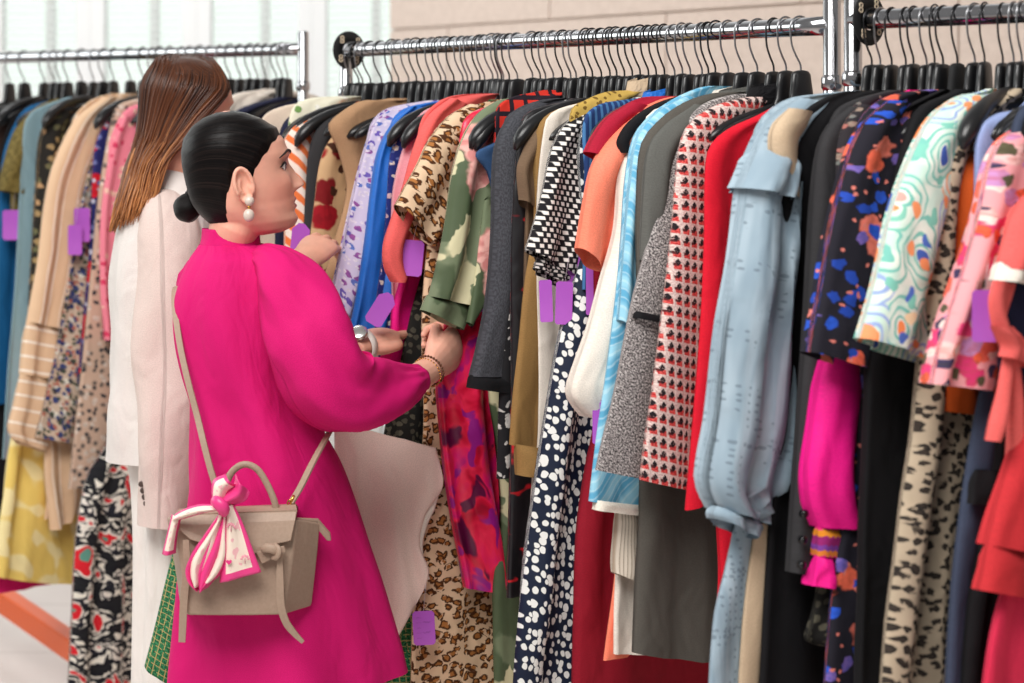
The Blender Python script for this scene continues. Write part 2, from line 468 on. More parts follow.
# ------------------------------------------------------------------ hangers
def hanger_mesh(wide=False):
    hk = MB(); R = .0195
    path = [(-R * .98, -.006)] + [(-R * math.cos(a), R * math.sin(a) - .001) for a in [i * PI / 12 for i in range(1, 13)]] + [(.0185, -.018), (.0165, -.03), (.009, -.046), (.001, -.06), (0, -.068), (0, -.08)]
    pts = crom([(x, 0, z) for x, z in path], 40)
    hk.tube(pts, .0017, 8)
    me_h = mesh(hk.v, hk.f, hk.uv)
    bd = MB()
    # neck block: tapered plate with rounded edge
    rows = []
    for z, hu, ht in ((-.070, .005, .004), (-.072, .014, .006), (-.077, .0185, .007), (-.095, .021, .0075), (-.116, .024, .008), (-.134, .034, .008), (-.142, .038, .006)):
        rows.append([(hu * (abs(math.cos(a)) ** .5) * (1 if math.cos(a) > 0 else -1), ht * math.sin(a), z) for a in [2 * PI * j / 20 for j in range(20)]])
    bd.grid(rows, True, True, True)
    for sx in (1, -1):
        pts = crom([(sx * .012, 0, -.130), (sx * .05, 0, -.138), (sx * .10, -.003, -.152), (sx * .14, -.005, -.168), (sx * .165, -.007, -.184)], 14)
        if wide: pts = crom([(sx * .012, .004, -.120), (sx * .05, .009, -.121), (sx * .11, .014, -.131), (sx * .165, .016, -.153), (sx * .197, .015, -.182), (sx * .205, .014, -.200)], 14)
        bd.tube(pts, [x_ * 1.35 for x_ in (.010, .0095, .009, .0085, .0085, .0085, .0085, .009, .009, .0095, .0095, .0095, .008, .003)] if wide else [.010, .0095, .009, .0085, .0085, .0085, .0085, .009, .009, .0095, .0095, .0095, .008, .003], 14, True, [.5, .5, .55, .6, .65, .7, .8, .9, 1, 1.1, 1.15, 1.2, 1.1, .8], up=(0, 0, 1))
    return me_h, mesh(bd.v, bd.f, bd.uv)
HK, HB = hanger_mesh(); HWD = hanger_mesh(True)[1]; HWD.materials.append(BLK); HK.materials.append(STEEL); HB.materials.append(BLK)
HK2 = HK.copy(); HK2.materials[0] = DARKW
HV = HB.copy(); HV.materials[0] = BLKM
for m_ in (HK, HB, HK2, HV, HWD): m_.polygons.foreach_set('use_smooth', [True] * len(m_.polygons))
hrnd = random.Random(5)
def hanger(fr, label, group='black plastic hangers on the racks', velvet=False, wide=False):
    root = empty('clothes_hanger', fr.p + Vector((0, 0, -hrnd.random() * .003)), (0, hrnd.uniform(-.03, .03), fr.rz + hrnd.uniform(-.16, .16))); tag(root, label, 'hanger', group)
    for nm, me in (('hook', HK if hrnd.random() < .55 else HK2), ('shoulder_bar', HWD if wide else HV if velvet else HB)):
        o = bpy.data.objects.new(nm, me); COL.objects.link(o); o.parent = root
    return root
# ------------------------------------------------------------------ draped cloth
def drape(name, Lp, Rp, mat, parent, rows=46, seg=44, thick=.014, tc=0.0, fold=.005, nf=3.0, grow=.5, seed=1, center=None,
          cap=False, tthick=None, cut=None, ragged=0.0, gather=None, edge=0.0):
    """tube of cloth between two edges given as (u, z) polylines, u towards the aisle, z up, t along the rail"""
    fold *= 1.4; rng = random.Random(seed); ph = rng.random() * 6.28; ph2 = rng.random() * 6.28; ph3 = rng.random() * 6.28
    L = crom(Lp, rows); R = crom(Rp, rows); P = []; UV = []; acc = 0
    for i in range(rows):
        v = i / (rows - 1)
        l, r = L[i], R[i]; w = abs(r[0] - l[0]) + 1e-6
        if i: acc += float(np.linalg.norm((L[i] + R[i]) / 2 - (L[i - 1] + R[i - 1]) / 2))
        th = thick * (table(v, tthick) if tthick else (.55 + .45 * min(1, v * 4)))
        amp = fold * (1 - grow + grow * min(1, v * 1.3))
        row = []; uvr = []
        for j in range(seg + 1):
            a = 2 * PI * (j % seg) / seg
            cc, ss = math.cos(a), math.sin(a)
            p = .5 - .5 * (abs(cc) ** .75) * (1 if cc > 0 else -1)
            sgn = 1 if ss >= 0 else -1
            u = lerp(l[0], r[0], p); z = lerp(l[1], r[1], p)
            if center is not None: z = lerp(z, z + center * v, 1 - abs(2 * p - 1) ** 1.6)
            x = p * w
            kf = nf * 2 * PI
            wob = .5 * math.sin(3.1 * v + ph2) + .25 * math.sin(7 * v + ph3)
            f = math.sin(kf * x / .2 + ph + wob) + .55 * math.sin(kf * 1.9 * x / .2 + ph2 - 1.3 * wob) + .8 * mnoise.noise((x * 9 + seed, acc * 3.5, seed * .7))
            f += .6 * mnoise.noise((x * 21 + seed * 2, acc * 4.5 + x * 4, seed * 1.9)) + .5 * mnoise.noise((x * 6 + acc * 5, acc * 7 - x * 5, seed * 3.1))
            f2 = mnoise.noise((x * 16 + seed * 3, acc * 8, sgn * 5.0))
            t = tc + sgn * th * (abs(ss) ** .7) + amp * f * (abs(ss) ** .5 if edge == 0 else 1) + .25 * amp * f2 * abs(ss)
            if gather: t += sgn * gather * abs(ss) * math.sin(kf * 4 * x / .2) * max(0, (v - .75) / .25)
            if ragged and i == rows - 1: z += ragged * (rng.random() - .5)
            u += amp * .35 * mnoise.noise((seed * 1.3, acc * 6, 1.7)) * (1 - abs(2 * p - 1))
            row.append((u, t, z)); uvr.append((u if sgn > 0 else u + .61, acc - 1.0) if cut is None else (x + (0 if sgn > 0 else .5), acc))
        P.append(row[:-1]); UV.append(uvr)
    b = MB(); b.grid(P, True, cap, False, UV)
    return b.build(name, mat, parent)

TAGM = None
def tag_material():
    t = T('purple_card')
    v = t.uv(); col = t.mix(t.sm(t.noise(v, 8, 1), .3, .7), c(166, 82, 186), c(178, 94, 196))
    return t.finish(col, .7, Specular_IOR_Level=.3)
TAGM = tag_material(); INK = plain('ink', (74, 30, 92), .7); STR = plain('tag_string', (205, 190, 200), .8)
trng = random.Random(11)
def price_tag(parent, fr, px, py, w, h, t=.035, tilt=0.0, yaw=None, writing=False, string=(4, -26)):
    """purple card hanging on a garment: px, py its centre"""
    u, z = fr.uz(px, py, t); Yd = (fr.p + fr.n * u + fr.r * t).y; s_ = Yd / FP
    root_loc = Vector((u, t, z))
    yaw = (fr.rz * -1 - 0.0) if yaw is None else yaw            # turn the card face to the aisle camera
    b = MB(); hw, hh = w * s_ / 2, h * s_ / 2; th = .0006; ch = hw * .22
    out = [(-hw + ch, -hh), (hw - ch, -hh), (hw, -hh + ch), (hw, hh - ch), (hw - ch, hh), (-hw + ch, hh), (-hw, hh - ch), (-hw, -hh + ch)]
    K = len(out)
    for y in (-th, th): b.v.extend((x, y, zz) for x, zz in out)
    b.f.append(tuple(range(K))); b.f.append(tuple(reversed(range(K, 2 * K))))
    b.uv.append(tuple(out)); b.uv.append(tuple(reversed(out)))
    for k in range(K):
        q = (k + 1) % K; b.f.append((k, k + K, q + K, q)); b.uv.append(((0, 0),) * 4)
    o = b.build('price_tag', TAGM, parent, False)
    o.location = root_loc; o.rotation_euler = Matrix.Rotation(yaw, 3, 'Z').to_4x4().to_3x3().to_euler()
    o.rotation_euler = (Matrix.Rotation(yaw, 3, 'Z') @ Matrix.Rotation(tilt, 3, 'Y')).to_euler()
    if writing:
        b = MB()
        for row in range(5):
            zz = hh * (.62 - row * .3)
            b.box((-hw * .45, -th - .0002, zz), (hw * .4, .0002, .0003))
            if row in (1, 3):
                x = -hw * .1
                pts = []
                for q in range(9): pts.append((x, -th - .0003, zz + (trng.random() - .3) * .0035)); x += hw * .085
                b.tube(pts, .00022, 5)
        b.build('writing', INK, o, False)
    b = MB(); b.tube([(0, 0, hh * .85), (string[0] * s_ * .5, .004, hh - string[1] * s_ * .5), (string[0] * s_, .006, hh - string[1] * s_)], .0004, 5)
    b.build('string', STR, o)
    return o

GSEED = [0]; FRAMES = {}
def G(name, label, cat, rail, hx, mat, near, sleeve=None, hem=None, thick=.015, fold=.0065, nf=2.0, yaw=0.0, tags=(), smat=None, hl=None,
      velvet=False, wide=False, collar=None, nohang=False, neck=(.045, -.112), tip=(.165, -.16), far=1.0, rows=46, group=None, body=True, sk=None, tc=0.0, bk=None):
    GSEED[0] += 1; sd = GSEED[0]
    p = rail.at(hx); fr = Frame(p, Matrix.Rotation(yaw, 3, 'Z') @ rail.r)
    root = empty(name, p, (0, 0, fr.rz)); tag(root, label, cat, group)
    FRAMES[label] = (root, fr)
    if not nohang:
        fh = Frame(p, rail.r); hanger(fh, hl or ('black hanger holding the ' + ' '.join(label.split()[:10])), velvet=velvet, wide=wide)
    if body:
        pts = [fr.uz(*q, t=tc + thick) for q in near]
        pre = []
        if pts[0][1] < -.2: pre = [neck, tip] if tip[0] < pts[0][0] + .06 else [neck, (max(.06, pts[0][0] - .01), -.15)]
        elif pts[0][0] > neck[0] + .02: pre = [(neck[0], max(pts[0][1] + .004, min(neck[1], pts[0][1] + .02)))]
        Lp = pre + pts
        for k in range(1, len(Lp)):                   # keep heights falling
            if Lp[k][1] > Lp[k - 1][1] - .002: Lp[k] = (Lp[k][0], Lp[k - 1][1] - .002)
        Rp = [(-u * far, z) for u, z in Lp]; cen = None
        if hem:
            hu, hz = fr.uz(*hem, t=tc + thick); lu, lz = Lp[-1]
            cen = (hz - lz) / max(.35, 1 - abs(2 * ((lu - hu) / (lu * (1 + far))) - 1) ** 1.6) if abs(lu) > .02 else 0
            cen = max(-.12, min(.06, cen))
        k_ = dict(thick=thick, fold=fold, nf=nf, seed=sd, center=cen, rows=rows, tc=tc)
        if bk: k_.update(bk)
        bo = drape('body', Lp, Rp, mat, root, **k_)
    if collar:
        cm, ch, cw = collar
        b = MB(); rws = []
        for (dz, k2) in ((0, 1.0), (ch * .5, 1.02), (ch, .9), (ch, .84), (ch * .5, .94), (0, .93)):
            rws.append([((neck[0] + .006) * cw * k2 * math.cos(a), .02 * k2 * math.sin(a), neck[1] - .012 + dz - .01 * abs(math.cos(a))) for a in [2 * PI * j / 28 for j in range(28)]])
        b.grid(rws, True); b.build('collar', cm, root)
    for s_ in ([sleeve] if sleeve and isinstance(sleeve[0], list) else (sleeve or [])):
        Ls, Rs = s_[0], s_[1]; kw = dict(s_[2]) if len(s_) > 2 else {}
        tcs = kw.pop('tc', .016); th = kw.get('thick', .016); mt = kw.pop('mat', smat or mat); nm = kw.pop('name', 'sleeve')
        kw.setdefault('fold', .006); kw.setdefault('seed', sd + 50); kw.setdefault('nf', 2.2); kw.setdefault('cut', 1); kw.setdefault('rows', 36); kw.setdefault('seg', 36)
        kw['thick'] = th
        drape(nm, [fr.uz(*q, t=tcs) for q in Ls], [fr.uz(*q, t=tcs) for q in Rs], mt, root, tc=tcs, **kw)
    for tg in tags:
        price_tag(root, fr, *tg[0], **(tg[1] if len(tg) > 1 else {}))
    return root, fr
# ------------------------------------------------------------------ fabrics
def gingham(dark, lite, sx, sy, rot=0.0):
    def fn(t):
        v = t.warp(t.uv(1, 1, rot), 20, .006, 1); q = t.sep(v)
        x = t.math('FRACT', t.mul(q[0], 1 / sx)); y = t.math('FRACT', t.mul(q[1], 1 / sy))
        sh = t.math('FRACT', t.add(t.mul(q[0], 1 / sx), t.mul(t.math('FLOOR', t.mul(q[1], 1 / sy)), .5)))
        f = t.mul(t.mul(t.sm(sh, .22, .34), t.sm(sh, .74, .86, 1, 0)), t.mul(t.sm(y, .12, .26), t.sm(y, .78, .92, 1, 0)))
        return t.mix(f, dark, lite)
    return fn
def red_tweed(t):
    v = t.warp(t.uv(), 120, .003, 2); q = t.sep(v)
    x = t.math('FRACT', t.mul(q[0], 1 / .0155)); y = t.math('FRACT', t.mul(q[1], 1 / .0185))
    n = t.noise(t.uv(), 420, 2)
    pale = t.mix(t.sm(n, .35, .65), c(196, 160, 155), c(232, 214, 206))
    hz = t.mul(t.gt(x, .2), t.lt(x, .92))
    redm = t.mul(hz, t.mul(t.gt(y, .42), t.lt(y, .86)))
    tri = t.math('ABSOLUTE', t.math('SUBTRACT', x, .52))
    blk = t.mul(t.lt(t.add(t.mul(tri, 1.0), t.mul(t.math('ABSOLUTE', t.math('SUBTRACT', y, .29)), .9)), .29), t.gt(n, .36))
    col = t.mix(redm, pale, t.mix(t.sm(n, .4, .6), c(176, 42, 46), c(222, 92, 86)))
    blk2 = t.mul(t.gt(t.sep(v)[1], -99), t.mul(t.mul(t.gt(y, .38), t.lt(y, .62)), t.mul(t.gt(x, .55), t.lt(x, .98))))
    return t.mix(t.math('MAXIMUM', blk, t.mul(blk2, .85)), col, c(34, 26, 30))
def grey_tweed(t):
    v = t.uv(); n = t.noise(v, 330, 2, .7); n2 = t.wave(t.warp(v, 90, .01, 1), 150, 1.0, 2, 'BANDS', 'DIAGONAL')
    s = t.add(t.mul(n, .94), t.mul(n2, .06))
    return t.ramp(s, [(.36, c(36, 34, 36)), (.47, c(112, 106, 106)), (.55, c(168, 160, 158)), (.66, c(226, 220, 216))])
def abstract_silk(t):
    v = t.warp(t.uv(1, .6), 12, .09, 2); n = t.noise(v, 16, 3, .55); n2 = t.noise(t.mapv(v, (1, 1, 1), 0, (3, 1, 0)), 17, 3, .5)
    col = t.ramp(n, [(.30, c(120, 8, 40)), (.42, c(205, 12, 52)), (.5, c(240, 40, 82)), (.58, c(226, 20, 110)), (.68, c(176, 22, 120))])
    col = t.mix(t.sm(n2, .60, .66), col, c(92, 10, 58)); return t.mix(t.sm(t.noise(t.mapv(v, (1, 1, 1), .5, (7, 2, 0)), 19, 3), .58, .62), col, c(150, 26, 130))
def camo(t):
    v = t.warp(t.uv(1, .7), 22, .05, 3)
    col = t.mix(t.sm(t.noise(v, 10, 1), .46, .5), c(112, 124, 96), c(78, 92, 66))
    col = t.mix(t.sm(t.noise(t.mapv(v, (1, .55, 1), .5, (2.3, 1, 0)), 17, 2), .555, .575), col, c(206, 200, 162))
    o = t.vor(t.warp(t.uv(1, .8, .2, (.71, .43, 0)), 45, .02, 2), 9.5, 1)
    f = t.mul(t.sm(o['Distance'], .34, .40, 1, 0), t.gt(t.seprgb(o['Color'])[0], .62))
    petal = t.mix(t.sm(t.noise(t.warp(t.uv(), 40, .02, 1), 45, 2), .4, .6), c(232, 176, 166), c(202, 128, 124))
    return t.mix(f, col, petal)
def paisley(t):
    v = t.warp(t.uv(1, .85, .25), 16, .045, 2)
    col = t.mix(t.sm(t.noise(v, 30, 1), .4, .6), c(196, 222, 208), c(226, 234, 222))
    o = t.vor(t.mapv(v, (1, .62, 1), .3), 25, .9); d = o['Distance']; rc = t.seprgb(o['Color'])
    ring = t.mul(t.gt(t.math('SINE', t.mul(d, 34)), .45), t.lt(d, .62))
    col = t.mix(ring, col, t.ramp(rc[0], [(0, c(120, 190, 176)), (.4, c(150, 170, 214)), (.7, c(132, 196, 176)), (.85, c(240, 170, 120))], 'CONSTANT'))
    cor = t.mul(t.lt(d, .15), t.gt(rc[1], .3)); col = t.mix(cor, col, t.ramp(rc[2], [(0, c(240, 140, 84)), (.55, c(240, 160, 150)), (.75, c(66, 96, 176))], 'CONSTANT'))
    o2 = t.vor(t.mapv(v, (1, .7, 1), 1.0, (.5, .2, 0)), 58, 1); r2 = t.seprgb(o2['Color'])
    f2 = t.mul(t.lt(o2['Distance'], .33), t.gt(r2[0], .56))
    return t.mix(f2, col, t.ramp(r2[1], [(0, c(238, 150, 100)), (.4, c(126, 196, 178)), (.72, c(246, 222, 180)), (.9, c(78, 110, 190))], 'CONSTANT'))
def satin_streaks(t):
    v = t.warp(t.uv(1, 1, .75), 9, .05, 1); w = t.wave(v, 9, 2.2, 1.5, 'BANDS', 'X'); w2 = t.wave(v, 31, 1.2, 3, 'BANDS', 'X')
    col = t.mix(t.sm(w, .2, .9), c(92, 168, 204), c(150, 206, 228)); return t.mix(t.mul(t.sm(w2, .7, 1), .4), col, c(206, 232, 240))
def eyelet(t):
    v = t.uv(); q = t.sep(v)
    base = t.mix(t.sm(t.noise(t.uv(60, 6), 1, 2), .35, .65), c(138, 158, 172), c(166, 184, 196))
    o = t.vor(t.uv(), 90, .3); holes = t.mul(t.lt(o['Distance'], .2), t.gt(t.noise(t.uv(1, 1), 16, 1), .56))
    y = t.math('FRACT', t.mul(q[1], 1 / .085)); band = t.mul(t.gt(y, .42), t.lt(y, .58))
    o2 = t.vor(t.uv(1, 1), 95, .5); bh = t.mul(band, t.mul(t.lt(o2['Distance'], .3), t.gt(t.noise(t.uv(3, 9), 1, 1), .5)))
    return t.mix(t.mul(t.math('MAXIMUM', holes, bh), .42), base, c(58, 68, 80))
def multi_print(t):
    v = t.warp(t.uv(1, .8), 14, .05, 2); n = t.noise(v, 24, 1); w = t.wave(v, 20, 6, 2, 'RINGS')
    col = t.ramp(n, [(.2, c(30, 30, 34)), (.43, c(226, 220, 208)), (.5, c(34, 34, 44)), (.55, c(222, 214, 204)), (.62, c(208, 32, 44)), (.72, c(90, 140, 126))], 'CONSTANT')
    return t.mix(t.mul(t.gt(w, .72), t.lt(n, .6)), col, c(24, 24, 30))
def folk_band(t):
    y = t.sep(t.uv())[1]; x = t.sep(t.uv())[0]
    k = t.math('FRACT', t.add(t.mul(y, 1 / .052), t.mul(t.math('PINGPONG', t.mul(x, 120), .5), .12)))
    return t.ramp(k, [(0, c(228, 40, 120)), (.12, c(226, 140, 40)), (.3, c(150, 36, 110)), (.55, c(122, 60, 150)), (.7, c(214, 120, 48)), (.85, c(210, 30, 110))], 'CONSTANT')
def striped_coat(t):
    v = t.uv(1, 1, .5); x = t.math('FRACT', t.mul(t.sep(t.warp(v, 14, .01))[1], 1 / .034)); return t.mix(t.sm(x, .42, .5), c(246, 226, 212), c(238, 128, 72))
def chevron(t):
    q = t.sep(t.uv()); y = t.add(q[1], t.math('ABSOLUTE', t.math('SUBTRACT', q[0], .12)))
    x = t.math('FRACT', t.mul(y, 1 / .036)); return t.mix(t.mul(t.sm(x, .42, .5), t.sm(x, .9, .98, 1, 0)), c(244, 226, 214), c(238, 122, 66))
def shirt_stripes(t):
    v = t.warp(t.uv(), 9, .012, 1); q = t.sep(v); x = t.math('FRACT', t.mul(q[0], 1 / .030)); a = t.mul(t.gt(x, .42), t.lt(x, .52))
    return t.mix(a, c(222, 186, 152), c(244, 228, 212))
def cross_stripes(t):
    q = t.sep(t.uv()); x = t.math('FRACT', t.mul(q[1], 1 / .036)); return t.mix(t.mul(t.gt(x, .4), t.lt(x, .55)), c(222, 186, 152), c(244, 230, 216))
def plaid(t):
    q = t.sep(t.uv()); x = t.math('FRACT', t.mul(q[0], 1 / .03)); y = t.math('FRACT', t.mul(q[1], 1 / .03))
    return t.mix(t.math('MAXIMUM', t.lt(x, .3), t.lt(y, .3)), c(216, 54, 42), c(40, 30, 40))
def fringe_knit(t):
    q = t.sep(t.uv()); x = t.math('FRACT', t.mul(q[0], 1 / .0052)); return t.mix(t.sm(x, .0, .5), c(166, 148, 130), c(226, 214, 198))
def green_tweed(t):
    v = t.uv(); q = t.sep(v); n = t.noise(v, 300, 2)
    x = t.math('FRACT', t.mul(q[0], 1 / .011)); y = t.math('FRACT', t.mul(q[1], 1 / .011))
    col = t.ramp(n, [(.3, c(12, 44, 30)), (.5, c(34, 104, 66)), (.65, c(66, 140, 92))])
    g = t.mul(t.math('MAXIMUM', t.lt(x, .14), t.lt(y, .14)), t.gt(t.noise(v, 140, 1), .42))
    return t.mix(g, col, c(176, 160, 104))
def fur(base, tip):
    def fn(t):
        return t.mix(t.sm(t.noise(t.uv(320, 60), 1, 3, .6), .35, .65), base, tip)
    return fn
def knit_grey(t): return t.mix(t.sm(t.noise(t.uv(500, 200), 1, 2), .35, .65), c(54, 55, 60), c(72, 73, 79))

M = {}
def mk(k, fn, **kw): M[k] = cloth(k, fn, **kw)
mk('cream', c(226, 208, 190)); mk('navy', c(32, 36, 62)); mk('charcoal', c(50, 49, 51)); mk('black', c(17, 16, 19)); mk('black_soft', c(20, 19, 22), rough=.95)
mk('camel', c(176, 138, 104)); mk('taupe', c(112, 90, 70)); mk('khaki', c(146, 112, 66)); mk('coral', c(228, 98, 94)); mk('coral_orange', c(246, 132, 104), rough=.6)
mk('maroon', c(166, 22, 50)); mk('burgundy', c(140, 16, 36)); mk('red', c(212, 16, 42), rough=.8); mk('ivory', c(236, 226, 214)); mk('beige', c(196, 172, 144))
mk('grey_wool', c(92, 92, 88)); mk('slate', c(84, 80, 74)); mk('light_pink', c(232, 168, 176)); mk('hot_pink', c(240, 22, 138), rough=.65); mk('bright_blue', c(24, 104, 196), rough=.5, spec=.5)
mk('rust', c(206, 88, 30)); mk('periwinkle', c(150, 166, 212)); mk('denim', c(52, 82, 122)); mk('coral_red', c(196, 46, 52)); mk('pink_coral', c(220, 46, 80)); mk('steel_blue', c(58, 66, 86))
mk('pale_teal', c(140, 170, 180)); mk('mustard', c(214, 160, 62)); mk('yellow', lambda t: t.mix(t.sm(t.noise(t.uv(), 14, 1), .5, .56), c(232, 200, 108), c(240, 222, 164))); mk('magenta', c(222, 24, 110))
mk('deep_blue', c(22, 92, 142)); mk('olive_fur', fur(c(86, 74, 34), c(122, 106, 58)), wrinkle=.5, bs=.6); mk('dark_brown', c(58, 42, 38))
mk('pink_print', floral(c(232, 128, 146), [(46, .2, .5, [c(214, 60, 96), c(244, 200, 180)])]))
mk('lavender_print', floral(c(204, 192, 216), [(60, .22, .7, [c(112, 92, 176), c(150, 82, 150), c(96, 120, 190)]), (100, .2, .5, [c(226, 214, 226)])]))
mk('navy_floral', floral(c(34, 44, 112), [(60, .2, .4, [c(206, 172, 176), c(220, 206, 196)]), (95, .2, .3, [c(96, 110, 170)])]))
mk('tan_red_floral', floral(c(196, 160, 120), [(15, .3, .62, [c(150, 16, 30), c(120, 20, 24)]), (30, .2, .25, [c(66, 34, 20)])]))
mk('leopard', leopard(c(228, 196, 162), c(78, 44, 20), c(166, 108, 56), 50, .2, .43), wrinkle=.8)
mk('snake', leopard(c(190, 172, 148), c(40, 35, 33), c(58, 50, 44), 62, .2, .36))
mk('camo', camo, rough=.6); mk('abstract_silk', abstract_silk, rough=.36, spec=.5, wrinkle=1.0)
mk('knit_grey', knit_grey); mk('plaid', plaid); mk('gingham', gingham(c(24, 22, 26), c(232, 226, 220), .0125, .0092, .35)); mk('bw_weave', gingham(c(24, 22, 26), c(206, 200, 196), .008, .006, .3))
mk('bw_print', floral(c(28, 27, 30), [(30, .22, .5, [c(214, 208, 202)]), (70, .16, .4, [c(190, 186, 182)])], warp=.03))
mk('navy_dot', dots(c(20, 30, 52), c(226, 226, 222), 98, .36, .62, .75), rough=.6); mk('red_tweed', red_tweed, bs=.5); mk('grey_tweed', grey_tweed, bs=.3, wrinkle=.3)
mk('satin_blue', satin_streaks, rough=.5, spec=.4); mk('eyelet', eyelet); mk('paisley', paisley, rough=.7); mk('ivory_band', c(238, 228, 214))
mk('orange_chevron', chevron); mk('shirt_stripes', shirt_stripes); mk('cross_stripes', cross_stripes)
mk('black_floral', floral(c(30, 28, 38), [(20, .24, .42, [c(232, 104, 78), c(226, 120, 104), c(206, 66, 48)]), (40, .24, .42, [c(40, 84, 196), c(36, 70, 170), c(120, 96, 170)]), (75, .15, .16, [c(226, 128, 116)])], leaf=None, warp=.02))
mk('small_dark_floral', floral(c(44, 40, 44), [(60, .22, .6, [c(176, 110, 100), c(110, 120, 116), c(150, 134, 120)])]))
mk('lace_dark', floral(c(30, 29, 27), [(70, .24, .7, [c(92, 88, 74), c(76, 72, 62)])]))
mk('pink_multi', floral(c(236, 160, 164), [(30, .3, .95, [c(240, 108, 88), c(224, 60, 120), c(238, 190, 186), c(196, 140, 190)]), (46, .24, .5, [c(88, 82, 60), c(60, 50, 90), c(236, 96, 66)]), (40, .2, .25, [c(240, 214, 206)])], warp=.02))
mk('green_dark_floral', floral(c(62, 76, 66), [(50, .22, .6, [c(212, 148, 80), c(150, 170, 150), c(200, 120, 130)])]))
mk('beige_floral', floral(c(198, 176, 156), [(50, .26, .95, [c(60, 70, 116), c(226, 220, 206), c(70, 64, 60)]), (80, .24, .75, [c(70, 80, 64), c(190, 110, 92), c(52, 62, 120)])]))
mk('navy_white_floral', floral(c(36, 44, 104), [(44, .2, .6, [c(190, 194, 214), c(206, 206, 214)])]))
mk('navy_red', floral(c(38, 42, 102), [(14, .3, .5, [c(204, 26, 44)]), (48, .2, .5, [c(196, 196, 214), c(96, 110, 170)])]))
mk('dark_tan_floral', floral(c(38, 36, 34), [(42, .24, .6, [c(186, 150, 112), c(160, 138, 100), c(90, 96, 70)])]))
mk('tan_grey_print', floral(c(200, 170, 150), [(60, .24, .8, [c(110, 98, 92), c(60, 60, 66), c(226, 210, 196)])]))
mk('multi_print', multi_print); mk('folk_band', folk_band); mk('fringe', fringe_knit); mk('black_red_shiny', lambda t: t.mix(t.sm(t.noise(t.warp(t.uv(1, 2.2), 15, .04, 2), 13, 2), .6, .66), c(20, 18, 22), c(190, 24, 34)), rough=.35, spec=.6)
mk('green_tweed', green_tweed, bs=.5); mk('pale_blush', c(238, 212, 200), rough=.6); mk('blue_navy_stripe', stripes(c(34, 60, 110), c(70, 120, 170), .012, .4)); mk('yellow_lace', floral(c(196, 162, 82), [(90, .2, .6, [c(120, 92, 40)])]))
mk('white_floral', floral(c(232, 228, 206), [(40, .22, .6, [c(120, 160, 90), c(196, 176, 96), c(240, 236, 226)])]))

B = 740   # a hem row below the picture's lower edge
# ------------------------------------------------------------------ far rack by the windows
G('jacket', 'dark brown jacket at the left picture edge behind the olive fur', 'jacket', R2, 44, M['dark_brown'], [(20, 108), (4, 122), (-6, 150), (-10, 230), (-14, 330)], wide=True)
G('coat', 'black coat hanging directly left of the pale teal dress', 'coat', R2, 54, M['black_soft'], [(30, 106), (14, 122), (4, 160), (0, 300), (-2, 440), (-4, 540)])
G('blouse', 'bright blue blouse low at the left picture edge', 'blouse', R2, 60, M['deep_blue'], [(30, 108), (18, 124), (6, 160), (2, 235), (-2, 320), (-3, 405)])
G('jacket', 'olive green fur jacket with a short fluffy sleeve', 'jacket', R2, 68, M['olive_fur'], [(42, 106), (28, 122), (18, 150), (14, 230)], thick=.018,
  sleeve=[([(32, 112), (16, 132), (6, 160), (0, 190)], [(42, 112), (36, 140), (30, 170), (24, 196)], dict(thick=.03, fold=.008))], tags=[((12, 225, 19, 30),)])
G('dress', 'pale teal sleeveless dress between the olive fur and the dark floral', 'dress', R2, 82, M['pale_teal'], [(52, 104), (36, 112), (29, 124), (27, 150), (24, 200), (20, 280), (14, 360), (8, 460)])
G('blouse', 'black blouse with tan flowers left of the beige striped shirt', 'blouse', R2, 94, M['dark_tan_floral'], [(66, 106), (52, 118), (43, 140), (40, 200), (36, 300), (32, 330)], wide=True,
  sleeve=[([(58, 110), (44, 130), (38, 180), (33, 240), (30, 320)], [(74, 112), (66, 150), (60, 200), (54, 260), (50, 320)])])
G('dress', 'magenta dress whose hem shows below the yellow one', 'dress', R2, 104, M['magenta'], [(60, 250), (40, 420), (10, 520), (-10, 598)], thick=.03, neck=(.03, -.17), tip=(.06, -.22))
G('dress', 'yellow dress with pale spots on the far rack', 'dress', R2, 114, M['yellow'], [(60, 200), (40, 380), (22, 430), (15, 480), (8, 530), (2, 578)], tip=(.07, -.2), thick=.035, fold=.014, nf=2.4, hem=(88, 582), far=.5)
G('shirt', 'beige shirt with fine white stripes and a striped cuff', 'shirt', R2, 130, M['shirt_stripes'], [(116, 93), (92, 102), (76, 122), (70, 200), (62, 330), (58, 440), (48, 520)], fold=.008, nf=2,
  sleeve=[([(104, 97), (80, 116), (66, 138), (52, 172), (45, 205), (38, 260), (27, 322)], [(128, 98), (104, 120), (94, 160), (82, 220), (72, 280), (60, 330)], dict(thick=.026, fold=.006)),
          ([(27, 320), (24, 345), (21, 374)], [(60, 328), (58, 350), (55, 380)], dict(name='cuff', mat=M['cross_stripes'], thick=.026, rows=10)),
          ([(20, 374), (15, 405), (9, 428), (14, 440)], [(56, 380), (54, 410), (48, 436), (44, 452)], dict(name='cuff', mat=M['cross_stripes'], thick=.024, rows=14)),
          ([(44, 440), (46, 480), (50, 530)], [(86, 440), (80, 490), (70, 522)], dict(name='tail', thick=.016, fold=.008))])
G('dress', 'beige dress crowded with small blue and white flowers', 'dress', R2, 143, M['beige_floral'], [(112, 122), (98, 160), (88, 200), (78, 260), (66, 330), (52, 400), (42, 438)], thick=.024, fold=.009, hem=(88, 446), tags=[((82, 225, 16, 34),), ((75, 240, 14, 30),)])
G('dress', 'navy dress with red yoke and white flowers', 'dress', R2, 153, M['navy_red'], [(122, 112), (108, 128), (100, 150), (97, 200), (94, 260), (88, 330), (84, 374)], wide=True, thick=.02, hem=(118, 378))
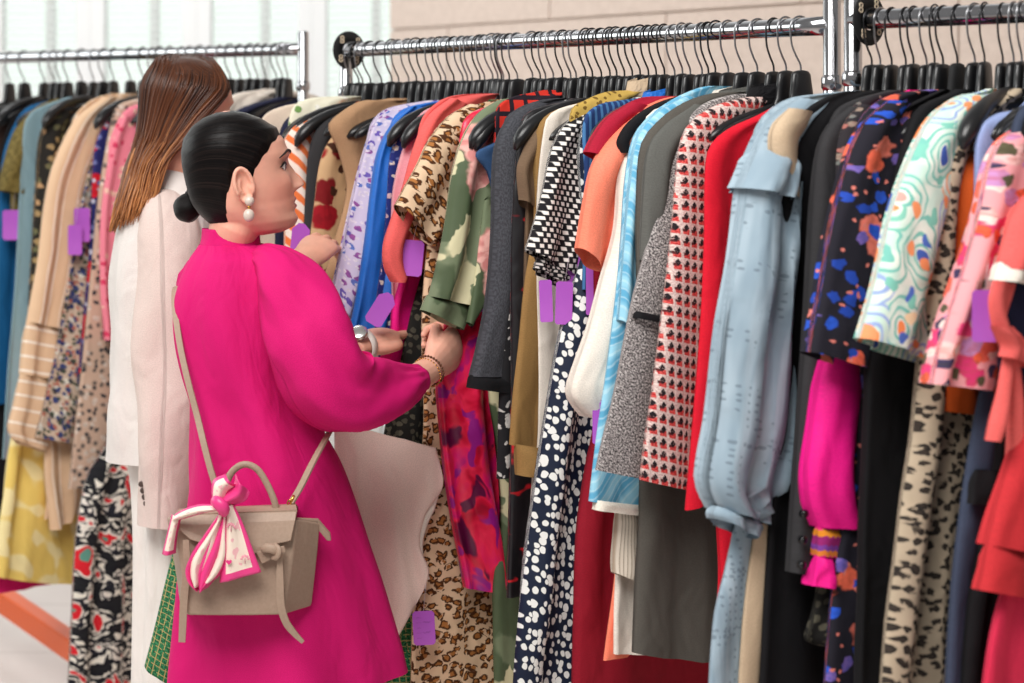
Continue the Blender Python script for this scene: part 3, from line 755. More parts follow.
G('dress', 'tan and grey printed dress showing below the navy one', 'dress', R2, 160, M['tan_grey_print'], [(88, 372), (82, 430), (76, 490)], thick=.024, hem=(112, 486))
G('cardigan', 'pink cardigan with a patterned cuff beside the white blazer', 'cardigan', R2, 170, M['pink_print'], [(134, 108), (122, 124), (114, 150), (110, 300)], thick=.02,
  sleeve=[([(124, 116), (114, 140), (106, 180), (101, 230), (101, 300), (104, 340)], [(140, 118), (132, 150), (126, 200), (122, 260), (121, 300), (120, 341)])])
G('dress', 'long black white and red abstract print dress hanging to the floor', 'dress', R2, 182, M['multi_print'], [(136, 300), (120, 440), (98, 475), (86, 540), (82, 620), (76, 720)], thick=.035, fold=.008, far=.1, tip=(.06, -.2))
G('blouse', 'navy blouse glimpsed between the two women\'s heads', 'blouse', R2, 288, M['navy'], [(282, 97), (256, 104), (240, 111), (226, 124), (222, 240)])
G('blouse', 'cream blouse with rounded shoulder above the dark haired head', 'blouse', R2, 276, M['ivory'], [(262, 90), (240, 94), (226, 104), (216, 130), (212, 240)])
# ------------------------------------------------------------------ long rack
G('blouse', 'cream beige top with rounded shoulder just left of the orange stripes', 'top', R1, 352, M['cream'], [(325, 102), (292, 105), (268, 116), (262, 140), (258, 300)], wide=True)
G('jacket', 'dark navy jacket peeking out behind the orange striped top', 'jacket', R1, 358, M['navy'], [(330, 106), (300, 112), (285, 128), (280, 170), (278, 300)])
G('blouse', 'white and green floral blouse under the first black hangers', 'blouse', R1, 362, M['white_floral'], [(345, 96), (315, 98), (298, 106), (292, 130), (292, 300)], wide=True)
G('top', 'orange and white striped top in front of the face', 'top', R1, 370, M['orange_chevron'], [(335, 108), (306, 120), (291, 138), (287, 160), (290, 200), (290, 300)], wide=True, thick=.02)
G('jacket', 'charcoal jacket with a pointed lapel beside the striped top', 'jacket', R1, 381, M['charcoal'], [(352, 108), (326, 122), (314, 145), (310, 180), (306, 250), (300, 330)], wide=True)
G('dress', 'tan dress with big dark red flowers', 'dress', R1, 392, M['tan_red_floral'], [(360, 118), (338, 136), (326, 160), (320, 200), (314, 250), (305, 330), (300, 400)], thick=.02)
G('jacket', 'camel suede jacket with a wide folded shoulder', 'jacket', R1, 408, M['camel'], [(384, 100), (366, 101), (344, 114), (334, 126), (342, 146), (348, 165), (352, 190), (340, 240), (326, 290), (316, 360)], thick=.018)
G('blouse', 'lavender and white printed silk blouse', 'blouse', R1, 446, M['lavender_print'], [(400, 106), (386, 112), (376, 124), (370, 150), (362, 180), (356, 240), (350, 300), (348, 360)], 
  sleeve=[([(392, 108), (376, 122), (364, 156), (354, 196), (344, 246), (331, 300)], [(408, 110), (392, 130), (380, 170), (370, 220), (360, 270), (347, 318)], dict(thick=.014))], hl='black hanger holding the lavender and white printed blouse')
G('blouse', 'bright royal blue satin blouse', 'blouse', R1, 462, M['bright_blue'], [(424, 104), (406, 110), (396, 122), (390, 150), (384, 240), (376, 330)], thick=.016,
  sleeve=[([(412, 106), (394, 122), (380, 150), (372, 190), (366, 240), (356, 300), (350, 330)], [(428, 108), (412, 130), (402, 170), (394, 220), (390, 280), (384, 334)], dict(thick=.018, fold=.007, nf=3))])
G('dress', 'navy dress with small pale flowers squeezed behind light pink', 'dress', R1, 472, M['navy_floral'], [(430, 112), (408, 126), (396, 150), (392, 190), (388, 250), (380, 310), (378, 380)], wide=True)
G('cardigan', 'light pink cardigan between royal blue and coral', 'cardigan', R1, 484, M['light_pink'], [(446, 104), (426, 114), (412, 140), (402, 170), (397, 205), (398, 300)], wide=True)
G('blouse', 'hot pink ruffled blouse below the coral sleeve', 'blouse', R1, 492, M['hot_pink'], [(404, 280), (396, 310), (394, 336), (388, 352), (378, 366)], thick=.016, hem=(420, 366), fold=.01, nf=4)
G('cardigan', 'coral cardigan with gathered sleeve end', 'cardigan', R1, 502, M['coral'], [(462, 95), (444, 101), (426, 120), (420, 160), (416, 270)],
  sleeve=[([(450, 98), (428, 116), (414, 146), (402, 190), (391, 222), (384, 246), (385, 268), (392, 282)], [(466, 104), (446, 130), (436, 170), (426, 210), (416, 246), (410, 272), (402, 282)], dict(thick=.02, fold=.006, nf=3))],
  tags=[((411, 258, 24, 36), dict(tilt=.1))])
G('coat', 'long leopard print fur coat', 'coat', R1, 517, M['leopard'], [(484, 104), (464, 112), (450, 130), (440, 200), (432, 260), (428, 330), (430, 420), (424, 520), (419, 620), (416, B)], thick=.02, fold=.005, 
  sleeve=[([(470, 104), (450, 116), (430, 140), (418, 165), (406, 186), (396, 205)], [(488, 110), (470, 140), (458, 170), (450, 200), (442, 224), (432, 246)], dict(thick=.026, fold=.004))],
  tags=[((424, 628, 22, 34), dict(t=.045, tilt=-.05, writing=True))])
G('dress', 'red and magenta silk dress with dark flowers below the gripping hand', 'dress', R1, 532, M['abstract_silk'], [(470, 290), (452, 350), (450, 420), (462, 480)], thick=.014,
  sleeve=[([(448, 310), (440, 350), (438, 390), (441, 430), (447, 480), (455, 530), (466, 588)], [(500, 310), (497, 360), (494, 410), (499, 460), (505, 510), (509, 550), (511, 594)], dict(name='skirt_panel', thick=.022, fold=.008, nf=2.4, tc=.02))],
  tags=[((478, 295, 14, 34),)])
G('blouse', 'olive camouflage blouse with pink roses, its cuff pinched by the hand', 'blouse', R1, 545, M['camo'], [(512, 98), (496, 104), (484, 122), (484, 200), (490, 300), (493, 400), (499, 440), (504, 520), (497, 570), (497, 620), (500, B)], wide=True, thick=.014,
  sleeve=[([(498, 100), (478, 114), (462, 142), (452, 175), (446, 215), (437, 260), (428, 296)], [(512, 104), (500, 140), (497, 180), (492, 220), (484, 260), (470, 306)], dict(thick=.022, fold=.007, nf=2.6)),
          ([(427, 295), (424, 302), (421, 310)], [(470, 306), (466, 318), (462, 330)], dict(name='cuff', thick=.02, fold=.003, rows=10)),
          ([(484, 200), (478, 250), (472, 290), (466, 322)], [(498, 190), (498, 240), (492, 286), (470, 326)], dict(name='flounce', thick=.008, fold=.004, rows=22, tc=.04))])
G('shirt', 'denim blue shirt with only its collar point showing', 'shirt', R1, 553, M['denim'], [(520, 118), (500, 138), (490, 170), (488, 260)], wide=True,
  sleeve=[([(496, 142), (476, 154), (488, 172), (496, 200)], [(520, 130), (508, 150), (504, 175), (502, 205)], dict(name='collar', thick=.008, fold=.002, rows=14, tc=.03))])
G('shirt', 'red and black plaid shirt high on the rail', 'shirt', R1, 563, M['plaid'], [(540, 92), (518, 97), (504, 106), (500, 124), (500, 300)])
G('sweater', 'charcoal knit sweater with a long hanging sleeve', 'sweater', R1, 576, M['knit_grey'], [(546, 100), (524, 108), (510, 122), (506, 200), (506, 330)],
  sleeve=[([(534, 102), (512, 116), (499, 140), (495, 180), (494, 230), (488, 300), (478, 350), (471, 376)], [(556, 106), (534, 120), (524, 160), (522, 220), (520, 300), (518, 350), (517, 376)], dict(thick=.026, fold=.004)),
          ([(471, 375), (470, 382), (469, 388)], [(518, 375), (517, 384), (515, 394)], dict(name='cuff', mat=M['black_soft'], thick=.027, fold=.001, rows=6))])
G('dress', 'black dress with white leaf print behind the taupe jacket', 'dress', R1, 586, M['bw_print'], [(560, 108), (534, 120), (520, 140), (514, 180), (508, 260), (504, 400), (502, 480)], thick=.016)
G('skirt', 'shiny black skirt with red streaks', 'skirt', R1, 592, M['black_red_shiny'], [(518, 470), (516, 530), (514, 600)], thick=.02)
G('jacket', 'taupe jacket with a short sleeve left of the black and white check', 'jacket', R1, 601, M['taupe'], [(566, 104), (546, 116), (536, 140), (532, 200), (530, 300)], wide=True,
  sleeve=[([(552, 112), (534, 130), (524, 150), (517, 168), (519, 200)], [(572, 120), (556, 150), (550, 180), (546, 200), (544, 215)], dict(thick=.02))])
G('trousers', 'khaki brown trousers with a turned up hem', 'trousers', R1, 610, M['khaki'], [(540, 230), (532, 280), (526, 340), (519, 400), (516, 446)], thick=.02, fold=.006, hem=(553, 452),
  sleeve=[([(516, 444), (517, 460), (517, 475)], [(556, 450), (554, 464), (552, 478)], dict(name='turn_up', thick=.024, fold=.003, rows=8, tc=.012))])
G('top', 'plain ivory top with only a strip of hem showing', 'top', R1, 616, M['ivory'], [(542, 440), (536, 480), (532, 560)], thick=.01)
G('blouse', 'black and white checked blouse with frilled sleeve end', 'blouse', R1, 640, M['gingham'], [(606, 106), (582, 114), (566, 130), (562, 180), (562, 300)],
  sleeve=[([(590, 106), (566, 124), (552, 150), (543, 190), (535, 220), (526, 250)], [(612, 112), (596, 140), (590, 180), (586, 220), (580, 250), (574, 278)], dict(thick=.024, fold=.006, nf=3)),
          ([(538, 256), (536, 262), (535, 268)], [(574, 277), (572, 284), (568, 290)], dict(name='frill', mat=M['bw_weave'], thick=.02, fold=.006, nf=6, rows=8))],
  tags=[((546, 301, 13, 42), dict(t=.028, tilt=-.04)), ((564, 303, 17, 43), dict(t=.045, tilt=.03)), ((573, 278, 12, 50), dict(t=.036, tilt=.08))])
G('top', 'mustard lace top with a tall khaki neck piece', 'top', R1, 648, M['yellow_lace'], [(612, 92), (592, 100), (578, 110), (576, 140), (576, 300)], collar=(M['beige'], .05, 1.0))
G('dress', 'long navy dress with scattered white dots', 'dress', R1, 656, M['navy_dot'], [(594, 240), (584, 290), (571, 340), (560, 400), (549, 470), (538, 550), (528, 630), (520, B)], thick=.03, fold=.012, nf=1.8, tags=[((592, 290, 12, 50),)])
G('blouse', 'bright blue top with a dark striped side right of the check', 'top', R1, 664, M['blue_navy_stripe'], [(628, 100), (606, 104), (592, 114), (588, 130), (590, 180), (588, 290)], wide=True, collar=(M['bright_blue'], .03, 1.0))
G('dress', 'long burgundy dress falling straight to the floor', 'dress', R1, 674, M['burgundy'], [(607, 420), (598, 470), (588, 540), (585, 620), (583, B)], thick=.03, fold=.006)
G('jacket', 'dark red felt jacket with a cropped boxy sleeve', 'jacket', R1, 682, M['maroon'], [(646, 98), (624, 110), (612, 126), (606, 150), (606, 250)],
  sleeve=[([(632, 102), (608, 118), (594, 138), (587, 152)], [(654, 108), (632, 124), (618, 144), (606, 162)], dict(thick=.022, fold=.002, rows=20))])
G('blouse', 'coral orange blouse with a wide short sleeve', 'blouse', R1, 690, M['coral_orange'], [(664, 100), (640, 112), (624, 128), (616, 180), (612, 250)],
  sleeve=[([(640, 112), (618, 130), (600, 152), (591, 172), (585, 205), (578, 248)], [(664, 118), (644, 150), (638, 180), (632, 210), (626, 240), (603, 272)], dict(thick=.024, fold=.006, nf=2.2)),
          ([(690, 93), (656, 104), (630, 122), (619, 141), (622, 153)], [(690, 99), (661, 111), (638, 127), (627, 142), (628, 152)], dict(name='neck_trim', mat=M['black_soft'], thick=.012, fold=.001, tc=.048))])  # last strip stands for the black velvet hanger arm over the blouse
G('sweater', 'ivory knit sweater with a full gathered sleeve', 'sweater', R1, 702, M['ivory'], [(676, 106), (650, 120), (634, 150), (630, 220), (622, 300), (616, 400)],
  sleeve=[([(654, 118), (634, 138), (622, 170), (616, 230), (603, 280), (590, 330), (578, 365), (571, 393), (580, 408), (591, 418)], [(676, 120), (656, 160), (648, 220), (640, 280), (634, 330), (626, 380), (616, 400), (598, 418)], dict(thick=.03, fold=.007, nf=2.5))],
  tags=[((599, 422, 13, 44), dict(t=.04))])
G('dress', 'coral slip dress with only a thin hem edge showing', 'dress', R1, 708, M['coral_orange'], [(624, 500), (620, 570), (608, 662)], thick=.012)
G('dress', 'cream dress with a fringed layer under the light blue jacket', 'dress', R1, 716, M['ivory'], [(622, 510), (622, 560), (620, 610), (620, 656)], thick=.016, hem=(646, 656),
  sleeve=[([(616, 505), (613, 540), (612, 572)], [(652, 505), (651, 550), (650, 590)], dict(name='fringe', mat=M['fringe'], thick=.016, rows=14))])
G('jacket', 'light blue satin jacket with pale streaks and an ivory hem band', 'jacket', R1, 728, M['satin_blue'], [(706, 88), (680, 100), (656, 118), (642, 138), (634, 180), (628, 260), (617, 360), (606, 430), (597, 503)], thick=.022, hem=(650, 508), fold=.006,
  sleeve=[([(686, 96), (656, 114), (638, 138), (631, 180), (625, 240), (619, 320)], [(712, 100), (690, 130), (672, 160), (664, 220), (656, 290), (648, 360)], dict(thick=.022)),
          ([(597, 500), (596, 505), (595, 510)], [(655, 506), (655, 511), (655, 516)], dict(name='hem_band', mat=M['ivory_band'], thick=.024, rows=5, tc=.01, fold=.002))],
  collar=(M['ivory_band'], .03, 1.1))
G('dress', 'long dark grey wool dress between light blue satin and grey tweed', 'dress', R1, 744, M['slate'], [(718, 94), (692, 104), (668, 122), (652, 145), (648, 200), (648, 300), (650, 420), (651, 490), (648, 570), (644, 656)], thick=.026, fold=.007, hem=(716, 662), collar=(M['grey_wool'], .03, 1.2),
  sleeve=[([(694, 104), (666, 124), (650, 146), (644, 190), (640, 260)], [(720, 110), (694, 140), (678, 170), (670, 220), (664, 270)], dict(mat=M['grey_wool'], thick=.018))])
G('dress', 'grey tweed dress with a thin black waist trim', 'dress', R1, 758, M['grey_tweed'], [(734, 96), (714, 103), (698, 118), (686, 142), (674, 180), (658, 240), (642, 300), (634, 340), (622, 400), (612, 440), (605, 472)], thick=.02, hem=(648, 480), fold=.004,
  sleeve=[([(637, 311), (636, 314), (635, 318)], [(668, 318), (667, 321), (666, 325)], dict(name='waist_trim', mat=M['black'], thick=.016, rows=4, tc=.012, fold=.001))])
G('coat', 'red black and white woven tweed coat', 'coat', R1, 774, M['red_tweed'], [(752, 98), (730, 104), (708, 116), (694, 134), (687, 170), (682, 230), (674, 300), (664, 380), (656, 440), (651, 482)], thick=.024, hem=(697, 492), fold=.004, collar=(M['black'], .035, 1.2))
G('dress', 'plain red dress between the red tweed coat and the blue eyelet blouse', 'dress', R1, 800, M['red'], [(766, 115), (738, 128), (721, 142), (714, 160), (712, 240), (708, 330), (702, 410), (693, 512)], thick=.018, hem=(722, 500), fold=.005,
  sleeve=[([(716, 490), (719, 540), (722, 600), (718, 640)], [(742, 480), (740, 540), (738, 590), (736, 640)], dict(name='skirt_panel', thick=.012, rows=16, tc=-.004))])
# ------------------------------------------------------------------ nearest rack
G('blouse', 'light blue eyelet blouse with gathered sleeve', 'blouse', R3, 872, M['eyelet'], [(826, 94), (796, 100), (770, 122), (760, 160), (756, 240), (752, 330), (752, 440), (746, 520), (736, 570), (724, 620), (716, B)], thick=.018, fold=.005, nf=4,
  sleeve=[([(800, 98), (772, 120), (758, 150), (750, 180), (744, 220), (736, 270), (727, 330), (718, 420), (708, 478), (712, 496), (720, 510)], [(822, 104), (800, 130), (790, 180), (788, 240), (784, 300), (782, 380), (778, 440), (770, 490), (755, 522)], dict(thick=.034, fold=.012, nf=3.6)),
          ([(758, 150), (745, 182), (742, 188)], [(782, 150), (780, 188), (776, 200)], dict(name='ruffle', thick=.046, fold=.006, nf=5, rows=12)),
          ([(716, 506), (714, 514), (716, 519)], [(757, 520), (755, 530), (748, 538)], dict(name='cuff', thick=.03, fold=.004, nf=5, rows=8))])
G('coat', 'long beige wool coat with a rolled collar', 'coat', R3, 881, M['beige'], [(832, 100), (806, 112), (796, 140), (792, 180), (798, 240), (800, 300), (790, 370), (772, 480), (758, 570), (750, 640), (744, B)], thick=.016,
  sleeve=[([(790, 108), (776, 124), (772, 140), (775, 165), (782, 190)], [(812, 112), (806, 124), (796, 140), (794, 170), (794, 200)], dict(name='lapel', thick=.018, fold=.002, rows=18, tc=.022))])
G('dress', 'black dress with smooth shoulder right of the beige coat', 'dress', R3, 892, M['black'], [(852, 92), (828, 102), (808, 118), (796, 140), (792, 180), (797, 250), (800, 330), (792, 420), (782, 520), (774, 620), (768, B)], thick=.02)
G('coat', 'charcoal coat with three buttons on the sleeve', 'coat', R3, 906, M['charcoal'], [(862, 100), (844, 112), (836, 140), (832, 300), (826, 400), (824, 480)], thick=.016,
  sleeve=[([(852, 106), (830, 124), (819, 150), (814, 200), (810, 270), (805, 350), (798, 440), (790, 572)], [(876, 112), (856, 150), (850, 200), (846, 280), (842, 360), (834, 460), (818, 578)], dict(thick=.022, fold=.003))])
rt_, fr_ = FRAMES['charcoal coat with three buttons on the sleeve']
for px, py in ((805, 514), (804, 540), (803, 565)):
    u_, z_ = fr_.uz(px, py, .041); b = MB(); b.tube([(u_, .034, z_), (u_, .041, z_), (u_, .043, z_), (u_, .044, z_)], [.0055, .006, .0055, .003], 16); b.build('button', plain('black_button', (20, 20, 22), .25), rt_)
G('blouse', 'dark lace blouse with small flowers, wrist frill below the pink sleeve', 'blouse', R3, 914, M['small_dark_floral'], [(878, 96), (856, 110), (842, 135), (840, 200), (840, 300), (838, 420)], thick=.014,
  sleeve=[([(862, 104), (844, 124), (836, 150), (832, 200), (830, 300)], [(886, 110), (866, 140), (858, 180), (854, 240), (850, 300)], dict(thick=.018)),
          ([(824, 560), (818, 590), (814, 620), (810, 640), (820, 646)], [(838, 560), (838, 590), (840, 615), (840, 635), (832, 646)], dict(name='wrist_frill', mat=M['lace_dark'], thick=.012, rows=14, fold=.006))])
G('sweater', 'hot pink sweater sleeve with an embroidered folk band at the wrist', 'sweater', R3, 926, M['hot_pink'], [(866, 200), (856, 300), (850, 450)], thick=.012,
  sleeve=[([(828, 340), (820, 380), (813, 430), (808, 470), (810, 500), (818, 527)], [(872, 340), (868, 390), (862, 440), (858, 490), (854, 510), (849, 525)], dict(thick=.03, fold=.006, nf=2)),
          ([(818, 526), (818, 540), (817, 556)], [(850, 524), (848, 540), (846, 556)], dict(name='embroidered_cuff', mat=M['folk_band'], thick=.02, fold=.002, rows=8)),
          ([(817, 556), (815, 572), (813, 586)], [(846, 556), (847, 572), (848, 586)], dict(name='wrist_frill', thick=.022, fold=.007, nf=6, rows=8))])
G('dress', 'long black dress with coral and blue flowers', 'dress', R3, 944, M['black_floral'], [(906, 94), (884, 106), (868, 130), (864, 200), (868, 370), (866, 440), (856, 500), (848, 570), (842, 630), (834, B)], thick=.022, far=.8,
  sleeve=[([(890, 100), (866, 122), (852, 150), (842, 185), (832, 230), (822, 290), (814, 330), (810, 352)], [(916, 106), (900, 140), (894, 180), (888, 240), (882, 300), (876, 350), (870, 376)], dict(thick=.03, fold=.005))])
G('top', 'black velvet top right of the dark floral dress', 'top', R3, 958, M['black_soft'], [(926, 100), (902, 114), (890, 140), (884, 200), (880, 330)], velvet=True)
G('trousers', 'plain black trousers below the mint paisley blouse', 'trousers', R3, 975, M['black'], [(884, 340), (882, 420), (878, 520), (876, 620), (872, B)], thick=.024)
G('blouse', 'mint green paisley blouse with a wide bell sleeve', 'blouse', R3, 1003, M['paisley'], [(986, 92), (962, 98), (946, 114), (940, 200), (938, 330)], thick=.016,
  sleeve=[([(966, 94), (938, 112), (919, 142), (906, 172), (893, 210), (881, 260), (871, 300), (860, 338)], [(992, 100), (968, 140), (964, 190), (960, 240), (952, 300), (942, 340), (932, 366)], dict(thick=.032, fold=.006, nf=1.8))])
G('blouse', 'dark green flowered blouse tucked behind the mint paisley sleeve', 'blouse', R3, 1014, M['green_dark_floral'], [(996, 112), (968, 124), (956, 150), (956, 240), (956, 330)], wide=True)
G('dress', 'long beige and black animal print dress', 'dress', R3, 1022, M['snake'], [(952, 180), (944, 280), (938, 370), (932, 440), (922, 500), (914, 570), (906, 630), (898, B)], thick=.032, fold=.009, nf=2.2, far=.7)
G('sweater', 'rust orange sweater showing above and below the pink floral', 'sweater', R3, 1034, M['rust'], [(1006, 138), (982, 158), (970, 190), (962, 250), (956, 320), (950, 412)], thick=.02, hem=(990, 416))
G('shirt', 'periwinkle blue shirt shoulder near the right picture edge', 'shirt', R3, 1050, M['periwinkle'], [(1030, 108), (1008, 114), (992, 126), (986, 150), (986, 300)])
G('jacket', 'pink jacket with coral, olive and purple flower spots', 'jacket', R3, 1068, M['pink_multi'], [(1050, 120), (1022, 132), (1006, 150), (1000, 300)], thick=.016,
  sleeve=[([(1030, 122), (1004, 140), (990, 168), (982, 205), (968, 260), (952, 310), (940, 350), (933, 384)], [(1054, 128), (1034, 160), (1026, 200), (1018, 260), (1012, 310), (1006, 350), (1002, 392)], dict(thick=.032, fold=.006))], tags=[((985, 316, 26, 52), dict(t=.06))])
G('dress', 'steel blue dress with a black belt beside the animal print', 'dress', R3, 1078, M['steel_blue'], [(1004, 350), (988, 420), (974, 520), (966, 600), (958, B)], thick=.022, far=.7,
  sleeve=[([(976, 470), (973, 486), (970, 504)], [(1010, 468), (1008, 486), (1006, 504)], dict(name='belt', mat=M['black'], thick=.012, rows=6, tc=.022))])
G('skirt', 'black pleated skirt below the coral red sweater', 'skirt', R3, 1088, M['black'], [(996, 540), (984, 620), (976, B)], thick=.024, fold=.012, nf=5)
G('blouse', 'coral striped blouse with tied ribbons at the right picture edge', 'blouse', R3, 1100, M['coral'], [(1046, 190), (1034, 230), (1024, 300), (1020, 420)], thick=.012,
  sleeve=[([(1024, 196), (1012, 216), (1004, 240), (996, 268)], [(1044, 200), (1036, 226), (1030, 250), (1020, 270)], dict(name='sleeve_stripe', mat=M['coral'], thick=.022, rows=14)),
          ([(999, 262), (996, 270), (993, 280)], [(1028, 262), (1026, 274), (1022, 286)], dict(name='white_stripe', mat=M['ivory'], thick=.024, rows=6, tc=.018)),
          ([(993, 280), (988, 300), (992, 330), (1000, 350)], [(1016, 284), (1008, 310), (1006, 332), (1006, 352)], dict(name='ribbon', thick=.006, rows=14, tc=.03)),
          ([(1004, 350), (996, 390), (988, 420), (984, 440)], [(1010, 352), (1004, 390), (998, 420), (992, 441)], dict(name='ribbon', thick=.005, rows=14, tc=.034)),
          ([(1006, 352), (1008, 390), (1006, 430), (1004, 470)], [(1016, 352), (1017, 390), (1016, 430), (1012, 470)], dict(name='ribbon', thick=.005, rows=14, tc=.034)),
          ([(990, 326), (996, 336), (1000, 346), (998, 356)], [(1012, 326), (1022, 340), (1030, 352), (1028, 368)], dict(name='bow', thick=.012, rows=14, tc=.036))])
G('jacket', 'navy jacket with dark cuff at the right picture edge', 'jacket', R3, 1108, M['navy'], [(1050, 200), (1024, 250), (1014, 300), (1010, 400)], thick=.014)
G('sweater', 'coral red knit sweater at the right picture edge', 'sweater', R3, 1120, M['coral_red'], [(1056, 300), (1044, 400), (1036, 500)], thick=.014,
  sleeve=[([(1036, 390), (1022, 425), (1008, 470), (996, 512), (988, 545)], [(1080, 390), (1074, 440), (1066, 500), (1056, 540), (1046, 556)], dict(thick=.03, fold=.004)),
          ([(988, 544), (984, 570), (980, 590)], [(1046, 556), (1044, 580), (1042, 600)], dict(name='cuff', thick=.028, fold=.002, rows=8))])
G('dress', 'pink coral dress in the lower right picture corner', 'dress', R3, 1134, M['pink_coral'], [(1040, 520), (1022, 580), (1006, 640), (992, B)], thick=.02, far=.7)

# ------------------------------------------------------------------ hangers whose clothes are hidden
for px in (398, 416, 424, 432, 440, 454, 468, 480, 510, 540, 570, 625, 633, 786):
    hanger(Frame(R1.at(px), R1.r), 'black hanger in the packed row along the long rail', 'hangers packed along the long rail')
for px in (190, 200, 210, 220, 230, 240, 250, 258, 266, 282, 10, 24):
    hanger(Frame(R2.at(px), R2.r), 'black hanger on the far rail, clothes hidden behind the women', 'hangers on the far rail')
for px in (935, 985):
    hanger(Frame(R3.at(px), R3.r), 'black hanger on the near rail without a visible garment', 'hangers on the near rail')
# ------------------------------------------------------------------ people
def skin_mat(name, base, lip=None, blush=None, lips_at=None):
    t = T(name); v = t.obj(1)
    col = t.mix(t.sm(t.noise(v, 40, 3), .3, .7), c(*base), c(*[min(255, x * 1.04) for x in base]))
    if lips_at is not None:
        def blob(cen, rad, col, c2, amt, soft=.3):
            d = t.node('ShaderNodeVectorMath', operation='SUBTRACT'); t.put(d.inputs[0], v); d.inputs[1].default_value = cen
            m = t.node('ShaderNodeMapping', vector_type='VECTOR'); t.put(m.inputs[0], d.outputs[0])
            m.inputs['Rotation'].default_value = rad[1]; m.inputs['Scale'].default_value = (1, 1, 1)
            s = t.node('ShaderNodeVectorMath', operation='DIVIDE'); t.put(s.inputs[0], m.outputs[0]); s.inputs[1].default_value = rad[0]
            l = t.node('ShaderNodeVectorMath', operation='LENGTH'); t.put(l.inputs[0], s.outputs[0])
            return t.mix(t.mul(t.sm(l.outputs['Value'], 1 - soft, 1 + soft, 1, 0), amt), col, c2)
        for (cen, rad, c2, amt, soft) in lips_at: col = blob(cen, rad, col, c2, amt, soft)
    return t.finish(col, .5, t.noise(v, 600, 2), .12, .0006, Subsurface_Weight=.12, Subsurface_Radius=(.6, .25, .15), Subsurface_Scale=.012, Specular_IOR_Level=.35)

HEADT = [(a_, b_, c_ * (.85 if c_ < 0 else 1), d_) for a_, b_, c_, d_ in [(-.117, .066, .015, .022), (-.110, .086, -.030, .036), (-.095, .094, -.058, .047), (-.082, .090, -.072, .053), (-.068, .0925, -.083, .058), (-.050, .093, -.091, .0625),
         (-.030, .092, -.096, .066), (-.010, .089, -.099, .069), (.008, .089, -.101, .072), (.024, .092, -.102, .074), (.045, .087, -.100, .0745), (.068, .071, -.092, .069),
         (.085, .046, -.072, .054), (.096, .020, -.046, .035), (.101, .000, -.018, .012)]]
def hs(z):
    z = max(-.117, min(.101, z)); q = [r[0] for r in HEADT]
    for a, b in zip(HEADT, HEADT[1:]):
        if z <= b[0]:
            t = (z - a[0]) / (b[0] - a[0]); return [lerp(a[k], b[k], t) for k in (1, 2, 3)]
    return list(HEADT[-1][1:])
def gz(x, s): return math.exp(-(x / s) ** 2)
def head_pt(th, z, off=0.0, face=True):
    f, bk, w = hs(z); cx = -.008 if z > -.06 else lerp(-.008, .03, min(1, (-.06 - z) / .05))
    f += off; bk -= off; w += off
    ct, st = math.cos(th), math.sin(th)
    n = 2.25 if ct > 0 else lerp(2.25, 2.02, min(1, -ct * 2))
    r = (abs(ct) ** n + abs(st) ** n) ** (-1 / n)
    x = cx + (f - cx if ct > 0 else cx - bk) * ct * r; y = w * st * r
    if face and ct > 0:
        k = ct ** .5
        x += k * (table(z, [(-.050, 0), (-.046, .010), (-.040, .0235), (-.034, .0225), (-.015, .012), (.006, .003), (.016, 0)]) * gz(y, table(z, [(-.046, .012), (-.03, .010), (.01, .008)])))
        for sy in (-1, 1):
            x += k * .009 * gz(y - sy * .0135, .0065) * gz(z + .041, .006)
            x -= k * .011 * gz(y - sy * .031, .015) * gz(z + .001, .010)
            x += k * .006 * gz(y - sy * .031, .010) * gz(z + .0005, .0065)
            x += k * .0045 * gz(y - sy * .030, .02) * gz(z - .019, .007)
            x += k * .005 * gz(y - sy * .043, .018) * gz(z + .032, .016)
        x += k * (.0055 * gz(y, .018) * gz(z + .0625, .0048) + .0065 * gz(y, .016) * gz(z + .0745, .0052) - .0055 * gz(y, .021) * gz(z + .0685, .0021))
        x += k * .004 * gz(y, .014) * gz(z + .1, .011)
    return Vector((x, y, z))
def add_head(b, Mx, rows=110, cols=96):
    P = []
    for i in range(rows):
        s = i / (rows - 1); z = -.117 + .224 * (.5 - .5 * math.cos(PI * s)) if False else lerp(-.117, .1069, s)
        P.append([Mx @ head_pt(2 * PI * j / cols, z) for j in range(cols)])
    b.grid(P, True, True, True)
def add_ear(b, Mx, sy):
    """ear: flat shell, raised helix, lobe; local to the head"""
    def L(x, y, z): return Mx @ Vector((x, sy * y, z))
    cx, cz = -.006, -.026
    pts = []
    for k in range(15):
        a = math.radians(-30 + k * 17.5)
        pts.append((cx + .016 * math.cos(a) - .004 * math.sin(a), .0735 + .006 * (math.sin(a * .5 + .3)), cz + .03 * math.sin(a) + .003))
    b.tube([L(*p) for p in pts], [.003] + [.0042] * 12 + [.0038, .003], 8)
    rows = []
    for i in range(7):
        r = i / 6
        rows.append([L(cx + .0155 * r * math.cos(a) - .004 * r * math.sin(a), .0695 + .006 * r * r, cz + .03 * r * math.sin(a)) for a in [2 * PI * j / 20 for j in range(20)]])
    rows2 = [[q + (Mx.to_3x3() @ Vector((0, -sy * .008, 0))) for q in r_] for r_ in reversed(rows)]
    b.grid(rows + rows2, True)
    b.tube([L(cx + .004, .073, cz - .018), L(cx + .005, .0745, cz - .026), L(cx + .006, .074, cz - .034)], [.005, .0075, .005], 10)
    b.tube([L(cx + .011, .070, cz + .004), L(cx + .0125, .0735, cz - .003), L(cx + .011, .071, cz - .010)], [.003, .0045, .003], 8)
    b.tube([L(cx - .006, .073, cz + .014), L(cx - .008, .0745, cz), L(cx - .002, .073, cz - .013)], [.0025, .003, .0025], 8)

